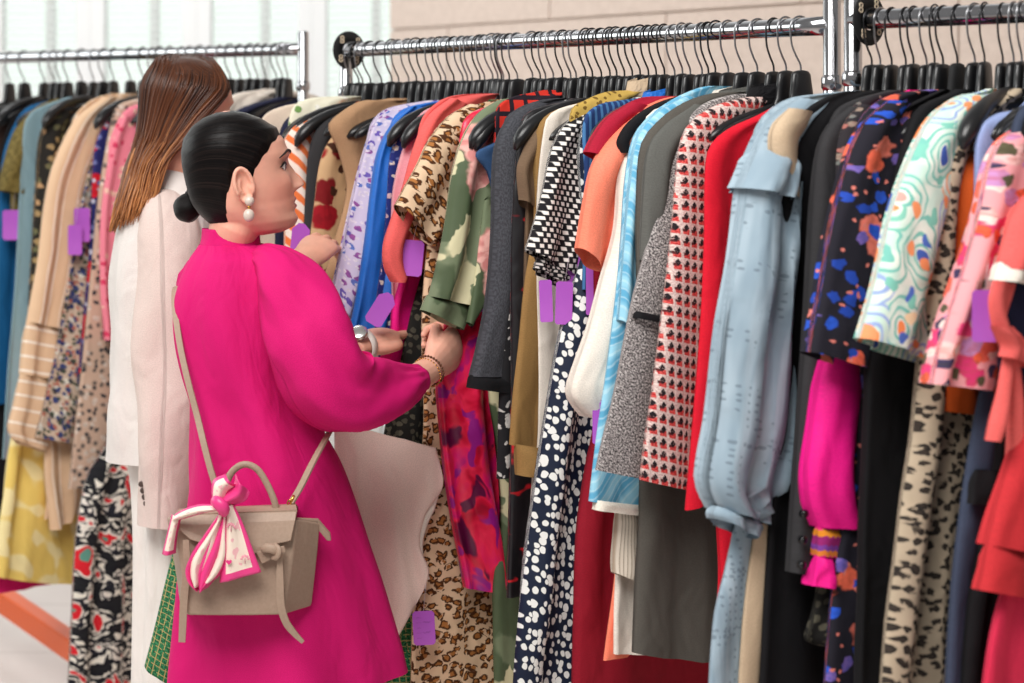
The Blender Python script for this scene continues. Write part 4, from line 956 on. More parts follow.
def hand(b, w, h, bk, th, curls, thumb, sc_=1.0, spread=0.0, palm=True):
    """w wrist, h forward, bk back of hand normal, th thumb side; curls per finger (3 angles); thumb: list of points in (h, bk, th) metres"""
    h = Vector(h).normalized(); bk = Vector(bk); bk = (bk - h * bk.dot(h)).normalized(); s = h.cross(bk); s = s if s.dot(Vector(th)) > 0 else -s
    def Q(a, q, r): return Vector(w) + (h * a + bk * q + s * r) * sc_
    b.tube([Q(-.02, 0, 0), Q(0, 0, 0), Q(.02, 0, .001), Q(.045, .001, .002), Q(.07, .001, .002), Q(.088, 0, .002), Q(.098, -.002, .002)],
           [x * sc_ for x in (.026, .027, .032, .039, .042, .041, .034)], 16, True, [.72, .66, .56, .5, .44, .4, .34], up=s)
    base = [.031, .0105, -.0105, -.030]; fl = [(.043, .027, .021), (.047, .030, .022), (.043, .028, .021), (.034, .021, .019)]; back = [.085, .09, .086, .078]
    for i in range(4):
        p = [Q(back[i] - .02, -.002, base[i] * .9), Q(back[i], .001, base[i])]
        a = 0; q = [back[i], .001, base[i]]; sp = spread * (1.5 - i)
        pts = list(p)
        for k in range(3):
            a += curls[i][k]
            q = [q[0] + fl[i][k] * math.cos(a), q[1] - fl[i][k] * math.sin(a), q[2] + sp * fl[i][k]]
            mid = Q(q[0] - .5 * fl[i][k] * math.cos(a), q[1] + .5 * fl[i][k] * math.sin(a), q[2]); pts += [mid, Q(*q)]
        pts = [tuple(x) for x in pts]
        rr = [.0095, .0102, .0088, .0092, .0080, .0084, .0076, .0062]
        b.tube(crom(pts, 22), [x * sc_ for x in np.interp(np.linspace(0, 7, 22), range(8), rr)], 10)
        e = Vector(pts[-1]); b.ball(e, .0062 * sc_, 8, 6)
    tp = [Q(*x) for x in thumb]
    n = 16; b.tube(crom([tuple(x) for x in tp], n), [x * sc_ for x in np.interp(np.linspace(0, 4, n), range(5), [.015, .0145, .0115, .011, .0078])], 10)
    b.ball(tp[-1], .0076 * sc_, 8, 6)
    # thumb root webbing
    b.ball(Q(.035, -.004, .018), .021 * sc_, 10, 8, (1, .7, 1))
    return Q

def remesh(o, size, it=2, fac=.5):
    m = o.modifiers.new('remesh', 'REMESH'); m.mode = 'VOXEL'; m.voxel_size = size; m.use_smooth_shade = True
    s = o.modifiers.new('smooth', 'SMOOTH'); s.factor = fac; s.iterations = it

def bake(o):
    """apply the modifiers so that the mesh stands as data"""
    dg = bpy.context.evaluated_depsgraph_get(); me = bpy.data.meshes.new_from_object(o.evaluated_get(dg))
    o.modifiers.clear(); old = o.data; mats = list(old.materials); o.data = me
    if not me.materials:
        for m_ in mats: me.materials.append(m_)
    me.polygons.foreach_set('use_smooth', [True] * len(me.polygons))

def hair_mat(name, dark, mid, lite, rough=.35, streak=90, tipfn=False, spec=.35):
    t = T(name); v = t.uv(); n = t.noise(t.mapv(v, (streak, 2.0, 1)), 1, 3, .6); n2 = t.noise(t.mapv(v, (streak * 3.2, 3, 1)), 1, 2)
    s = t.add(t.mul(n, .7), t.mul(n2, .3))
    if tipfn: s = t.add(s, t.sm(t.sep(v)[1], .1, .42, -.12, .12))
    col = t.ramp(s, [(.32, c(*dark)), (.5, c(*mid)), (.68, c(*lite))])
    return t.finish(col, rough, s, .5, .0015, Specular_IOR_Level=spec)

def shell(rows_px, Y0, name, mat, parent, n=60, seg=72, folds=None, off=(0, 0, 0), hemfn=None, uvk=1.0):
    """clothing body: rows (py, xl, xr, Yc, half depth)"""
    tb = crom([r for r in rows_px], n); P = []; UV = []
    for i, (py, xl, xr, Yc, hd) in enumerate(tb):
        v = i / (n - 1); a = W(xl, py, Yc); d = W(xr, py, Yc); cx = (a.x + d.x) / 2; rx = (d.x - a.x) / 2; row = []; uvr = []
        for j in range(seg + 1):
            th = 2 * PI * (j % seg) / seg; ct, st = math.cos(th), math.sin(th); e = 2.2
            r = (abs(ct) ** e + abs(st) ** e) ** (-1 / e)
            f = folds(v, th) if folds else 0
            p = Vector((cx + (rx + f) * ct * r, Yc + (hd + f) * st * r, a.z))
            if hemfn: p.z += hemfn(v, th)
            row.append(p - Vector(off)); uvr.append((th * .17 * uvk, a.z))
        P.append(row[:-1]); UV.append(uvr)
    b = MB(); b.grid(P, True, False, False, UV); return b.build(name, mat, parent)

def sleeve_tube(pts, name, mat, parent, off, n=56, seg=48, folds=None, cap=False):
    """pts: (px, py, Y, radius px) along the arm"""
    Q = []
    for px, py, Y, r in pts: w = W(px, py, Y); Q.append((w.x, w.y, w.z, r * Y / FP))
    S = crom(Q, n); rows = []; UV = []; prev = None; L = 0
    C = [Vector(s_[:3]) for s_ in S]
    for i in range(n):
        v = i / (n - 1); t = (C[min(i + 1, n - 1)] - C[max(i - 1, 0)]).normalized()
        a = prev if prev is not None else Vector((0, -1, 0)); x = (a - t * a.dot(t)).normalized(); y = t.cross(x); prev = x
        if i: L += (C[i] - C[i - 1]).length
        row = []; uvr = []
        for j in range(seg + 1):
            th = 2 * PI * (j % seg) / seg; r = S[i][3] + (folds(v, th) if folds else 0)
            row.append(C[i] + x * r * math.cos(th) + y * r * math.sin(th) - Vector(off)); uvr.append((th * .06, L))
        rows.append(row[:-1]); UV.append(uvr)
    b = MB(); b.grid(rows, True, cap, cap, UV); return b.build(name, mat, parent)

# ------------------------------------------------------------------ woman in the bright pink dress
YP = 3.6
p0 = W(235, 0, YP); p0.z = 0
HA, HP = math.radians(18), math.radians(-7)
RH = Matrix.Rotation(HA, 3, 'Z') @ Matrix.Rotation(HP, 3, 'Y')
HSC = 1.0
ear = W(243.5, 187, 3.535)
HO = ear - RH @ Vector((-.006, -.070, -.026))
MH = Matrix.Translation(HO - p0) @ RH.to_4x4()
def hl_(v): return tuple(MH @ Vector(v))
eul = tuple(RH.inverted().to_euler())
lips_at = [(hl_((.098, 0, -.0625)), ((.016, .019, .0055), eul), c(178, 70, 78), .9, .35), (hl_((.096, 0, -.0745)), ((.016, .017, .0062), eul), c(186, 78, 84), .9, .35),
           (hl_((.075, -.05, -.045)), ((.04, .03, .028), eul), c(222, 138, 120), .5, .8), (hl_((.11, -.009, -.047)), ((.004, .004, .003), eul), c(110, 50, 44), .9, .5),
           (hl_((.08, -.036, .008)), ((.02, .018, .007), eul), c(150, 96, 84), .55, .6)]
SKIN = skin_mat('skin_pink_dress', (226, 168, 146), lips_at=lips_at)
b = MB()
add_head(b, MH); add_ear(b, MH, -1); add_ear(b, MH, 1)
nb = W(231, 252, 3.622) - p0
b.tube([MH @ Vector((.012, 0, -.055)), MH @ Vector((-.02, 0, -.1)), (MH @ Vector((-.040, 0, -.13)) + nb) / 2, nb, nb + Vector((0, 0, -.06))], [.046, .044, .039, .035, .040], 28)
# trunk, legs
hip = W(255, 470, 3.62) - p0; chest = W(238, 300, 3.61) - p0
b.tube([nb + Vector((0, 0, -.04)), chest + Vector((0, 0, .03)), chest, (chest + hip) / 2, hip, hip + Vector((0, 0, -.1))], [.045, .075, .085, .075, .09, .08], 24, True, 1.0)
for sx, sy in ((.06, -.06), (-.03, .06)):
    k = hip + Vector((sx, sy, -.08)); x0, y0 = k.x + .03, k.y
    b.tube([k, (x0, y0, .62), (x0, y0, .47), (x0 - .01, y0, .35), (x0 - .01, y0, .1), (x0 - .01, y0, .035)], [.08, .066, .052, .052, .036, .036], 18)
    b.tube([(x0 - .045, y0, .03), (x0, y0, .035), (x0 + .08, y0 + .02, .03), (x0 + .17, y0 + .04, .022)], [.028, .034, .032, .02], 12, True, .8)
# right arm and hand, left arm and hand
sh = W(276, 290, 3.54) - p0; el = W(336, 390, 3.48) - p0; wr = W(431, 369, 3.72) - p0
b.tube([chest + Vector((.03, -.03, .05)), sh, (sh + el) / 2, el, W(365, 394, 3.53) - p0, W(395, 387, 3.61) - p0, W(414, 380, 3.665) - p0, wr], [.04, .034, .036, .036, .034, .031, .027, .0245], 16)
hd = (W(458, 343, 3.80) - p0 - wr)
F1 = [(.9, 1.35, .9)] * 4
hand(b, wr, hd, (.25, -1, -.35), (-.5, -.2, 1), [(1.05, 1.5, .8), (1.15, 1.5, .8), (1.2, 1.5, .8), (1.25, 1.5, .8)],
     [(.015, -.004, .014), (.042, -.012, .032), (.068, -.022, .040), (.084, -.030, .036), (.098, -.036, .028)], 1.0)
shl = W(210, 285, 3.72) - p0; ell = W(296, 392, 3.80) - p0; wrl = W(358, 347, 3.80) - p0
b.tube([chest + Vector((-.03, .03, .05)), shl, (shl + ell) / 2, ell, wrl], [.06, .05, .045, .04, .026], 16)
hl2 = W(394, 330, 3.915) - p0 - wrl
hand(b, wrl, hl2, (.1, .2, 1), (.2, -1, .2), [(.15, .25, .2), (.5, .9, .6), (.7, 1.1, .7), (.8, 1.2, .7)],
     [(.015, -.004, .014), (.04, -.01, .034), (.066, -.012, .044), (.086, -.014, .036), (.098, -.014, .024)], .98)
pw = b.build('person', SKIN); pw.location = p0
remesh(pw, .0024, 3, .45); bake(pw)
tag(pw, 'woman in bright pink dress with a low dark bun, reaching into the clothes', 'person', None)
# eye, lashes, brow
t = T('eye_surface'); v = t.obj(1); q = t.sep(v); dd = t.math('SQRT', t.add(t.mul(q[1], q[1]), t.mul(q[2], q[2])))
col = t.mix(t.mul(t.lt(dd, .0078), t.gt(q[0], 0)), c(232, 224, 220), c(70, 44, 30)); col = t.mix(t.mul(t.lt(dd, .0026), t.gt(q[0], 0)), col, c(10, 8, 8))
EYEM = t.finish(col, .15); BROW = plain('dark_brow', (44, 28, 24), .7); LASH = plain('lash', (20, 14, 14), .6)
for sy in (-1, 1):
    b = MB(); b.ball((0, 0, 0), .0112, 18, 14); e = b.build('eye', EYEM, pw); e.matrix_local = MH @ Matrix.Translation((.0695, sy * .029, -.001))
    def surf(yy, zz, off=.0008):
        k = min(range(0, 150), key=lambda a_: abs(head_pt(a_ * .01, zz).y - yy)); q = head_pt(k * .01, zz, off); return hl_((q.x, sy * q.y, q.z))
    b = MB(); b.tube(crom([surf(*q) for q in ((.016, -.001), (.022, .0035), (.030, .005), (.038, .0035), (.045, -.001), (.049, -.001))], 14), [.0006, .001, .0014, .0017, .0019, .002, .002, .002, .002, .002, .0018, .0015, .0011, .0006], 6)
    b.tube(crom([surf(*q) for q in ((.018, -.003), (.030, -.007), (.042, -.004))], 10), [.0004, .0006, .0008, .0009, .0009, .0009, .0009, .0008, .0007, .0004], 6)
    b.ball(surf(.029, -.001, -.0004), .0052, 12, 8, (.5, 1, .85)); b.build('eyelashes', LASH, pw)
    pts = []
    for yy, zz in ((.012, .019), (.022, .0235), (.034, .026), (.046, .021), (.053, .015)):
        pth = min(((abs((head_pt(a * .01, zz)).y - yy), a) for a in range(0, 140)))[1] * .01
        hp = head_pt(pth, zz, .0008); pts.append(hl_((hp.x, sy * hp.y, hp.z)))
    b = MB(); b.tube(crom(pts, 14), [.0014, .002, .0024, .0026, .0026, .0026, .0025, .0024, .0022, .002, .0018, .0015, .0012, .0007], 6); b.build('eyebrow', BROW, pw)
# slicked back hair: shell flowing to a low bun
HAIRD = hair_mat('dark_slick_hair', (7, 5, 6), (13, 10, 10), (36, 27, 25), .36, 60, spec=.13)
bun_l = MH.inverted() @ (W(187.5, 208, 3.67) - p0)
ZL = [(0, .056), (.5, .054), (.85, .045), (1.1, .026), (1.28, .006), (1.40, -.018), (1.50, -.026), (1.60, -.010), (1.72, .0), (1.9, -.03), (2.1, -.068), (2.35, -.09), (2.7, -.1), (3.15, -.102)]
def hairshell(MHx, ZLt, offs, name, mat, parent, bun, rows=34, cols=120):
    P = []; UV = []
    for i in range(rows):
        s = i / (rows - 1); row = []; uvr = []
        for j in range(cols + 1):
            th = -PI + 2 * PI * (j % cols) / cols; zl = table(abs(th), ZLt)
            z = lerp(zl, .1008, s ** .9); o_ = offs * min(1, s * 4 + .06) + .004 * gz(abs(th) - PI, 1.0) * min(1, s * 4)
            p = head_pt(th, z, o_, False); p.z += offs * max(0, (z - .075) / .026)
            d = p - bun; ax = math.atan2(d.y, d.z + d.x * .4)
            row.append(MHx @ p); uvr.append((ax, d.length))
        P.append(row[:-1]); UV.append(uvr)
    # undo wrap of the angle inside one face
    b = MB(); b.grid(P, True, False, True, UV)
    for k, f in enumerate(b.uv):
        us = [q[0] for q in f]
        if max(us) - min(us) > PI: b.uv[k] = tuple((q[0] + (2 * PI if q[0] < 0 else 0), q[1]) for q in f)
    return b.build(name, mat, parent)
hair = hairshell(MH, ZL, .005, 'hair', HAIRD, pw, bun_l)
b = MB(); bl = Vector(bun_l)
rows = []; UV = []
for i in range(19):
    ph = PI * i / 18; row = []; uvr = []
    for j in range(33):
        th = 2 * PI * (j % 32) / 32; r = .0255 * (1 + .02 * math.sin(th * 3 + ph * 5))
        row.append(MH @ (bl + Vector((r * math.sin(ph) * math.cos(th), r * 1.08 * math.sin(ph) * math.sin(th), r * 1.02 * math.cos(ph))))); uvr.append((ph * 1.2 + th * .25, th * .03))
    rows.append(row[:-1]); UV.append(uvr)
b.grid(rows, True, True, True, UV)
tie0 = bl + Vector((.014, 0, .018))
b.build('bun', HAIRD, hair)
b = MB(); nrm = Vector((.6, 0, .8)); xx = Vector((.8, 0, -.6)); yy = Vector((0, 1, 0))
for kk in range(3):
    b.tube([MH @ (tie0 + nrm * (.006 * (kk - 1)) + xx * (.014 * math.cos(a)) + yy * (.014 * math.sin(a))) for a in [2 * PI * q / 20 for q in range(21)]], .0042, 8)
b.build('hair_tie', plain('black_elastic', (16, 15, 17), .8), hair)
# pearl earring
PEARL = T('pearl').finish(c(206, 192, 180), .25, Specular_IOR_Level=.6); GOLD = T('gold').finish(c(214, 160, 84), .25, Metallic=1.0)
er = empty('earring', W(249.5, 201, 3.525)); tag(er, 'drop earring of two cream pearls on the dark haired woman', 'earring')
b = MB(); b.ball((0, 0, 0), .0085, 20, 14); b.build('pearl', PEARL, er)
b = MB(); b.ball((-.0012, 0, -.0245), .0105, 20, 14, (.92, .92, 1.08)); b.build('pearl', PEARL, er)
b = MB(); b.tube([(-.0005, 0, -.0075), (-.0008, 0, -.011), (-.001, 0, -.0145)], [.0022, .003, .0022], 10); b.build('link', GOLD, er)

# dress
PINK = cloth('bright_pink_crepe', lambda t: t.mix(t.sm(t.noise(t.uv(), 700, 1), .3, .7), c(198, 10, 98), c(212, 17, 112)), rough=.8, wrinkle=.45, weave=1200)
def dfold(v, th):
    k = max(0, v - .42) / .58
    a = math.sin(5 * th + .8 + 1.2 * v) * .016 * k + math.sin(9 * th + 2.0 - v) * .008 * k + .006 * math.sin(6 * th - 7 * v) * gz(v - .35, .3)
    u = .0035 * math.sin(7 * th + 9 * v) * gz(v - .42, .25) + .004 * mnoise.noise((math.cos(th) * 2, math.sin(th) * 2, v * 5))
    return a + u
def dhem(v, th): return -(.035 * max(0, (v - .7) / .3)) * (.5 - .5 * math.cos(th))
drs = shell([(244, 200, 262, 3.622, .06), (248, 198, 274, 3.62, .08), (256, 192, 285, 3.61, .098), (266, 187, 288, 3.61, .106), (280, 181, 292, 3.61, .114), (305, 176, 294, 3.61, .12), (340, 178, 298, 3.61, .122), (372, 183, 302, 3.61, .118),
             (402, 189, 310, 3.61, .115), (430, 191, 323, 3.61, .12), (460, 190, 337, 3.61, .128), (500, 187, 350, 3.61, .138), (550, 183, 364, 3.61, .148), (600, 180, 379, 3.61, .156), (645, 177, 391, 3.61, .165), (672, 176, 396, 3.61, .17)],
            0, 'dress', PINK, pw, 72, 96, dfold, p0, dhem)
b = MB(); rows = []; UV = []
for k, (dz, kk) in enumerate(((-.012, 1.06), (0, 1.0), (.008, .985), (.016, .975), (.019, .97), (.016, .95), (0, .955), (-.012, .97))):
    row = []; uvr = []
    for j in range(49):
        a = 2 * PI * (j % 48) / 48
        cpt = W(231.5, 243, 3.622) - p0
        row.append(cpt + Vector((.052 * kk * math.cos(a) - .001, .060 * kk * math.sin(a), dz + .004 + .004 * math.cos(a * 1.0 + 2.6)))); uvr.append((a * .05, dz))
    rows.append(row[:-1]); UV.append(uvr)
b.grid(rows, True, False, False, UV); b.build('stand_collar', PINK, drs)
def sfold(v, th):
    g = .003 * math.sin(15 * th + 1.5 * math.sin(v * 9)) * gz(v - .1, .1) + .0026 * math.sin(14 * th) * gz(v - .93, .10) * min(1, (1 - v) * 14)
    g += .008 * math.sin(4 * th + 10 * v) * gz(v - .62, .2) + .005 * math.sin(3 * th - 14 * v + 1) * gz(v - .35, .25) + .005 * mnoise.noise((math.cos(th) * 1.6, math.sin(th) * 1.6, v * 7))
    rg = 1 - abs(mnoise.noise((math.cos(th) * 1.3 + v * 3.0, math.sin(th) * 1.3 + 4, v * 6.0)))
    g += .012 * (rg ** 2 - .5) * gz(v - .6, .28) + .006 * (rg ** 2 - .5) * gz(v - .25, .25)
    return g
sleeve_tube([(248, 278, 3.59, 12), (260, 268, 3.57, 19), (275, 269, 3.535, 25), (290, 288, 3.505, 36), (306, 325, 3.485, 41), (320, 358, 3.475, 44), (336, 386, 3.49, 44), (360, 394, 3.53, 38), (385, 391, 3.58, 31), (402, 386, 3.62, 23), (412, 382, 3.65, 16.5), (417, 380, 3.665, 14.5), (420, 379, 3.672, 14)],
            'sleeve', PINK, drs, p0, 80, 72, sfold, True).modifiers.new('smooth', 'SMOOTH').iterations = 5
sleeve_tube([(212, 262, 3.68, 14), (205, 285, 3.72, 26), (240, 340, 3.77, 32), (296, 388, 3.79, 36), (330, 366, 3.79, 26), (346, 353, 3.795, 16), (353, 349, 3.798, 13)], 'sleeve', PINK, drs, p0, 40, 40, sfold)
# bracelets on the right wrist, watch on the left
br = empty('bracelet', W(429, 371, 3.715)); tag(br, 'thin double gold and brown bead bracelet on the gripping wrist', 'bracelet')
hdn = hd.normalized(); sx_ = hdn.cross(Vector((0, 0, 1))).normalized(); sy_ = hdn.cross(sx_)
for k, (dx, m_) in enumerate(((-.006, GOLD), (.004, plain('brown_beads', (96, 52, 26), .4)))):
    b = MB()
    for q in range(30):
        a = 2 * PI * q / 30
        b.ball(hdn * dx + sx_ * (.0275 * math.cos(a)) + sy_ * (.0285 * math.sin(a)), .0024 if k else .0018, 8, 6)
    b.build('strand', m_, br)
wt = empty('wristwatch', W(361, 346, 3.805)); tag(wt, 'white banded watch on the wrist of the reaching left hand', 'watch')
hln = hl2.normalized(); a1 = hln.cross(Vector((0, 0, 1))).normalized(); a2 = hln.cross(a1)
b = MB(); rows = []
for dx, r in ((-.009, .030), (-.008, .0325), (.008, .0325), (.009, .030), (-.009, .030)):
    rows.append([hln * dx + a1 * r * math.cos(a) + a2 * r * math.sin(a) for a in [2 * PI * q / 30 for q in range(30)]])
b.grid(rows, True); b.build('band', plain('white_band', (226, 220, 212), .5), wt)
b = MB(); up_ = (Vector((0, 0, 1)) - hln * hln.z).normalized(); cdir = (up_ * .8 - Vector((0, 1, 0)) * .6).normalized()
b.tube([cdir * .031, cdir * .034, cdir * .0395, cdir * .041], [.015, .0165, .0165, .0145], 24); b.build('case', T('silver').finish(c(214, 212, 208), .25, Metallic=.9), wt)

# ------------------------------------------------------------------ woman in white
YW2 = 4.12
q0 = W(165, 0, YW2); q0.z = 0
RA = Matrix.Rotation(math.radians(26), 3, 'Z') @ Matrix.Rotation(math.radians(5), 3, 'Y')
HO2 = W(188, 108, 4.10); MH2 = Matrix.Translation(HO2 - q0) @ RA.to_4x4() @ Matrix.Scale(.95, 4)
SKIN2 = skin_mat('skin_white_blazer', (222, 164, 140))
b = MB(); add_head(b, MH2, 80, 72); add_ear(b, MH2, -1); add_ear(b, MH2, 1)
nb2 = W(176, 196, 4.12) - q0; ch2 = W(168, 260, 4.12) - q0; hp2 = W(170, 440, 4.12) - q0
b.tube([MH2 @ Vector((.012, 0, -.055)), MH2 @ Vector((-.012, 0, -.105)), nb2, nb2 + Vector((0, 0, -.06))], [.052, .052, .058, .075], 24)
b.tube([nb2, ch2 + Vector((0, 0, .05)), ch2, (ch2 + hp2) / 2, hp2, hp2 + Vector((0, 0, -.1))], [.05, .085, .09, .075, .08, .06], 24)
for sy in (-.08, .08):
    b.tube([hp2 + Vector((.0, sy * .6, -.06)), (hp2.x, sy * .6, .5), (hp2.x - .01, sy * .6, .1), (hp2.x - .01, sy * .6, .04)], [.055, .045, .034, .034], 16)
    b.tube([(hp2.x - .05, sy, .03), (hp2.x, sy, .035), (hp2.x + .1, sy + .04, .028), (hp2.x + .16, sy + .08, .022)], [.028, .034, .03, .02], 12)
s2 = W(160, 212, 4.05) - q0; e2 = W(167, 350, 4.02) - q0; w2 = W(172, 496, 4.0) - q0
b.tube([ch2 + Vector((0, -.03, .09)), s2, e2, w2], [.06, .05, .04, .027], 16)
hand(b, w2, (.22, .05, -1), (0, -1, 0), (1, 0, .2), [(.4, .7, .4)] * 4, [(.015, -.004, .014), (.04, -.01, .034), (.066, -.016, .044), (.086, -.02, .04), (.098, -.022, .034)], .98)
s3 = W(200, 214, 4.2) - q0; e3 = W(262, 318, 4.08) - q0; w3 = W(304, 264, 3.92) - q0
b.tube([ch2 + Vector((.02, .03, .09)), s3, e3, w3], [.06, .05, .04, .026], 16)
hand(b, w3, W(326, 240, 4.0) - q0 - w3, (-.2, -1, .3), (-.4, 0, 1), [(.3, .5, .3), (.35, .55, .3), (.4, .6, .4), (.5, .7, .4)], [(.015, -.004, .014), (.04, -.012, .034), (.068, -.02, .04), (.088, -.026, .036), (.104, -.03, .028)], .92)
w2p = b.build('person', SKIN2); w2p.location = q0; remesh(w2p, .003, 2, .5); bake(w2p)
tag(w2p, 'woman with shoulder length auburn hair in a white blazer, back turned', 'person')
# hair
HAIRB = hair_mat('auburn_hair', (44, 22, 14), (104, 58, 32), (196, 132, 80), .42, 120, True)
ZL2 = [(0, .075), (.6, .072), (.9, .05), (1.2, .01), (1.5, -.03), (2.0, -.09), (3.15, -.11)]
h2 = hairshell(MH2, ZL2, .006, 'hair', HAIRB, w2p, Vector((0, 0, .12)))
b = MB(); rng = random.Random(3)
for k in range(430):
    s = k / 429; th0 = lerp(math.radians(28), math.radians(332), s) + rng.uniform(-.05, .05)
    lay = rng.random()
    side = 1 if th0 < PI else -1
    thm = th0 if th0 <= PI else th0 - 2 * PI          # negative = right hand side (towards the camera)
    aa = abs(thm); e_ = lerp(2.1, PI, max(0, (aa - .5) / (PI - .5))) ; e_ = max(e_, aa)
    sg = 1 if thm >= 0 else -1
    pts = []
    x0 = lerp(.062, -.06, min(1, aa / 2.6)) + rng.uniform(-.015, .015); y0 = .004 * sg + .01
    top = Vector((x0, y0, .106 - max(0, abs(x0 + .0) - .045) * .4 + lay * .004)); pts.append(top)
    end_z = -.205 - .05 * max(0, (e_ - 1.7) / 1.4) + rng.uniform(-.018, .012)
    for q in range(1, 12):
        f = q / 11; z = lerp(.100, end_z, f ** 1.05)
        a = lerp(aa, e_, min(1, f * 1.5) ** 1.1) * sg
        if z > -.085:
            p = head_pt(a, min(z, .1) if z > -.01 else lerp(-.01, -.05, (-.01 - z) / .075 * .3), .007 + .006 * lay + .05 * max(0, -z) * (.3 + .7 * abs(math.sin(a * .5))), False); p.z = min(z, .1)
            if f < .15: p = p.lerp(top, .35)
        else:
            base = head_pt(a, -.022, .007 + .006 * lay + .05 * .085 * (.3 + .7 * abs(math.sin(a * .5))), False); kk = (-.085 - z) / .13
            p = Vector((lerp(base.x, base.x * 1.08 - .022, kk), lerp(base.y, base.y * 1.05, kk), z))
            p.y += .006 * math.sin(k * 1.7 + z * 30); p.x += .005 * math.sin(k * 2.3 + z * 24)
        pts.append(p)
    rr = [.003, .005, .006, .0062, .0062, .006, .006, .006, .0055, .005, .0035, .0012]
    P = crom([tuple(MH2 @ p) for p in pts], 22); R_ = np.interp(np.linspace(0, 11, 22), range(12), rr) * rng.uniform(.75, 1.15)
    n0 = len(b.uv); b.tube(P, list(R_), 7, True, .45)
    du = rng.random() * 9
    for q in range(n0, len(b.uv)): b.uv[q] = tuple((x * .4 + du, y_) for x, y_ in b.uv[q])
b.build('lock', HAIRB, h2)
# white blazer, sleeve, trousers
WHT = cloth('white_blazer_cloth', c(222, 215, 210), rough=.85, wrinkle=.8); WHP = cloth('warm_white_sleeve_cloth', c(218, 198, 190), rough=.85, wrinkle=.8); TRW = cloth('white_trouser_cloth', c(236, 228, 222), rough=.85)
def wf(v, th): return .006 * math.sin(6 * th + 4 * v) * min(1, v * 2) + .006 * mnoise.noise((math.cos(th) * 2, math.sin(th) * 2, v * 6))
bz = shell([(176, 158, 196, 4.12, .06), (184, 146, 205, 4.12, .085), (194, 134, 212, 4.12, .11), (206, 125, 216, 4.12, .125), (222, 119, 220, 4.12, .135), (260, 114, 224, 4.12, .14), (310, 112, 226, 4.12, .14), (360, 111, 228, 4.12, .14), (410, 109, 232, 4.12, .15), (454, 107, 236, 4.12, .155)], 0, 'blazer', WHT, w2p, 56, 72, wf, q0)
b = MB(); rows = []
for dz, kx in ((.026, 1.25), (.02, 1.36), (-.006, 1.66), (-.03, 1.95), (-.036, 1.9), (-.012, 1.5), (.016, 1.22)):
    rows.append([(W(178, 186, 4.11) - q0) + Vector((.042 * kx * math.cos(a), .052 * kx * math.sin(a), dz - .012 * math.cos(a - .6))) for a in [2 * PI * j / 40 for j in range(40)]])
b.grid(rows, True); b.build('collar', plain('white_collar_cloth', (222, 214, 208), .85), bz)
def wsf(v, th): return .005 * math.sin(3 * th + 9 * v) * min(1, v * 3) + .005 * math.sin(2 * th - 15 * v) * gz(v - .5, .3)
sl = sleeve_tube([(164, 196, 4.05, 10), (165, 206, 4.03, 22), (168, 230, 4.01, 31), (170, 270, 4.0, 34), (171, 330, 3.99, 35), (171, 390, 3.985, 35), (169, 440, 3.98, 33), (166, 490, 3.975, 28), (164, 526, 3.97, 25)], 'sleeve', WHP, bz, q0, 56, 48, wsf)
sleeve_tube([(196, 208, 4.18, 20), (222, 260, 4.14, 30), (258, 318, 4.07, 32), (286, 288, 4.0, 24), (300, 268, 3.95, 18)], 'sleeve', WHT, bz, q0, 30, 30, wsf)
for k in range(4):
    b = MB(); pt = W(141.5 + k * 1.6, 484 + k * 6.4, 3.975 - .033) - q0
    b.tube([pt + Vector((0, .004, 0)), pt, pt + Vector((0, -.002, 0)), pt + Vector((0, -.003, 0))], [.0055, .006, .0058, .004], 16); b.build('button', plain('brown_horn_button', (74, 60, 54), .35), sl)
trs = shell([(440, 130, 208, 4.12, .13), (480, 136, 206, 4.12, .13), (540, 139, 204, 4.12, .125), (620, 139, 202, 4.12, .12), (700, 138, 200, 4.12, .12), (840, 136, 198, 4.12, .12), (880, 135, 197, 4.12, .12)], 0, 'trousers', TRW, w2p, 40, 60, lambda v, th: .008 * math.sin(4 * th + 1) + .004 * math.sin(9 * th + 3 * v), q0)
# ------------------------------------------------------------------ the handbag and its scarf
LEA = T('beige_grained_leather'); v_ = LEA.obj(1)
LEAM = LEA.finish(LEA.mix(LEA.sm(LEA.noise(v_, 200, 2), .3, .7), c(160, 136, 118), c(166, 142, 124)), .5, LEA.vor(v_, 420, 1, dim='3D')['Distance'], .25, .0006, Specular_IOR_Level=.35)
PIP = plain('leather_edge', (120, 94, 76), .5)
YB = 3.40
bo_ = W(236, 617, YB)
bag = empty('handbag', bo_); tag(bag, 'beige leather handbag with winged sides hung at the pink dress hip', 'handbag')
def BP(px, py, dy=0.0): return W(px, py, YB + dy) - bo_
def sheet(fr, bkd, mat, name, parent, bev=.003, smooth=False):
    """closed solid between a front outline and the same outline pushed back"""
    b = MB(); n = len(fr); b.v = [tuple(p) for p in fr] + [tuple(Vector(p) + Vector(bkd)) for p in fr]
    b.f.append(tuple(range(n))); b.uv.append(tuple((p[0], p[2]) for p in fr)); b.f.append(tuple(reversed(range(n, 2 * n)))); b.uv.append(tuple((p[0], p[2]) for p in reversed(fr)))
    for k in range(n):
        q = (k + 1) % n; b.f.append((k, k + n, q + n, q)); b.uv.append(((0, 0),) * 4)
    me = mesh(b.v, b.f, b.uv); bm = bmesh.new(); bm.from_mesh(me); bmesh.ops.recalc_face_normals(bm, faces=bm.faces); bm.to_mesh(me); bm.free()
    o = link(name, me, mat, parent, smooth); bevel(o, bev, 3)
    return o
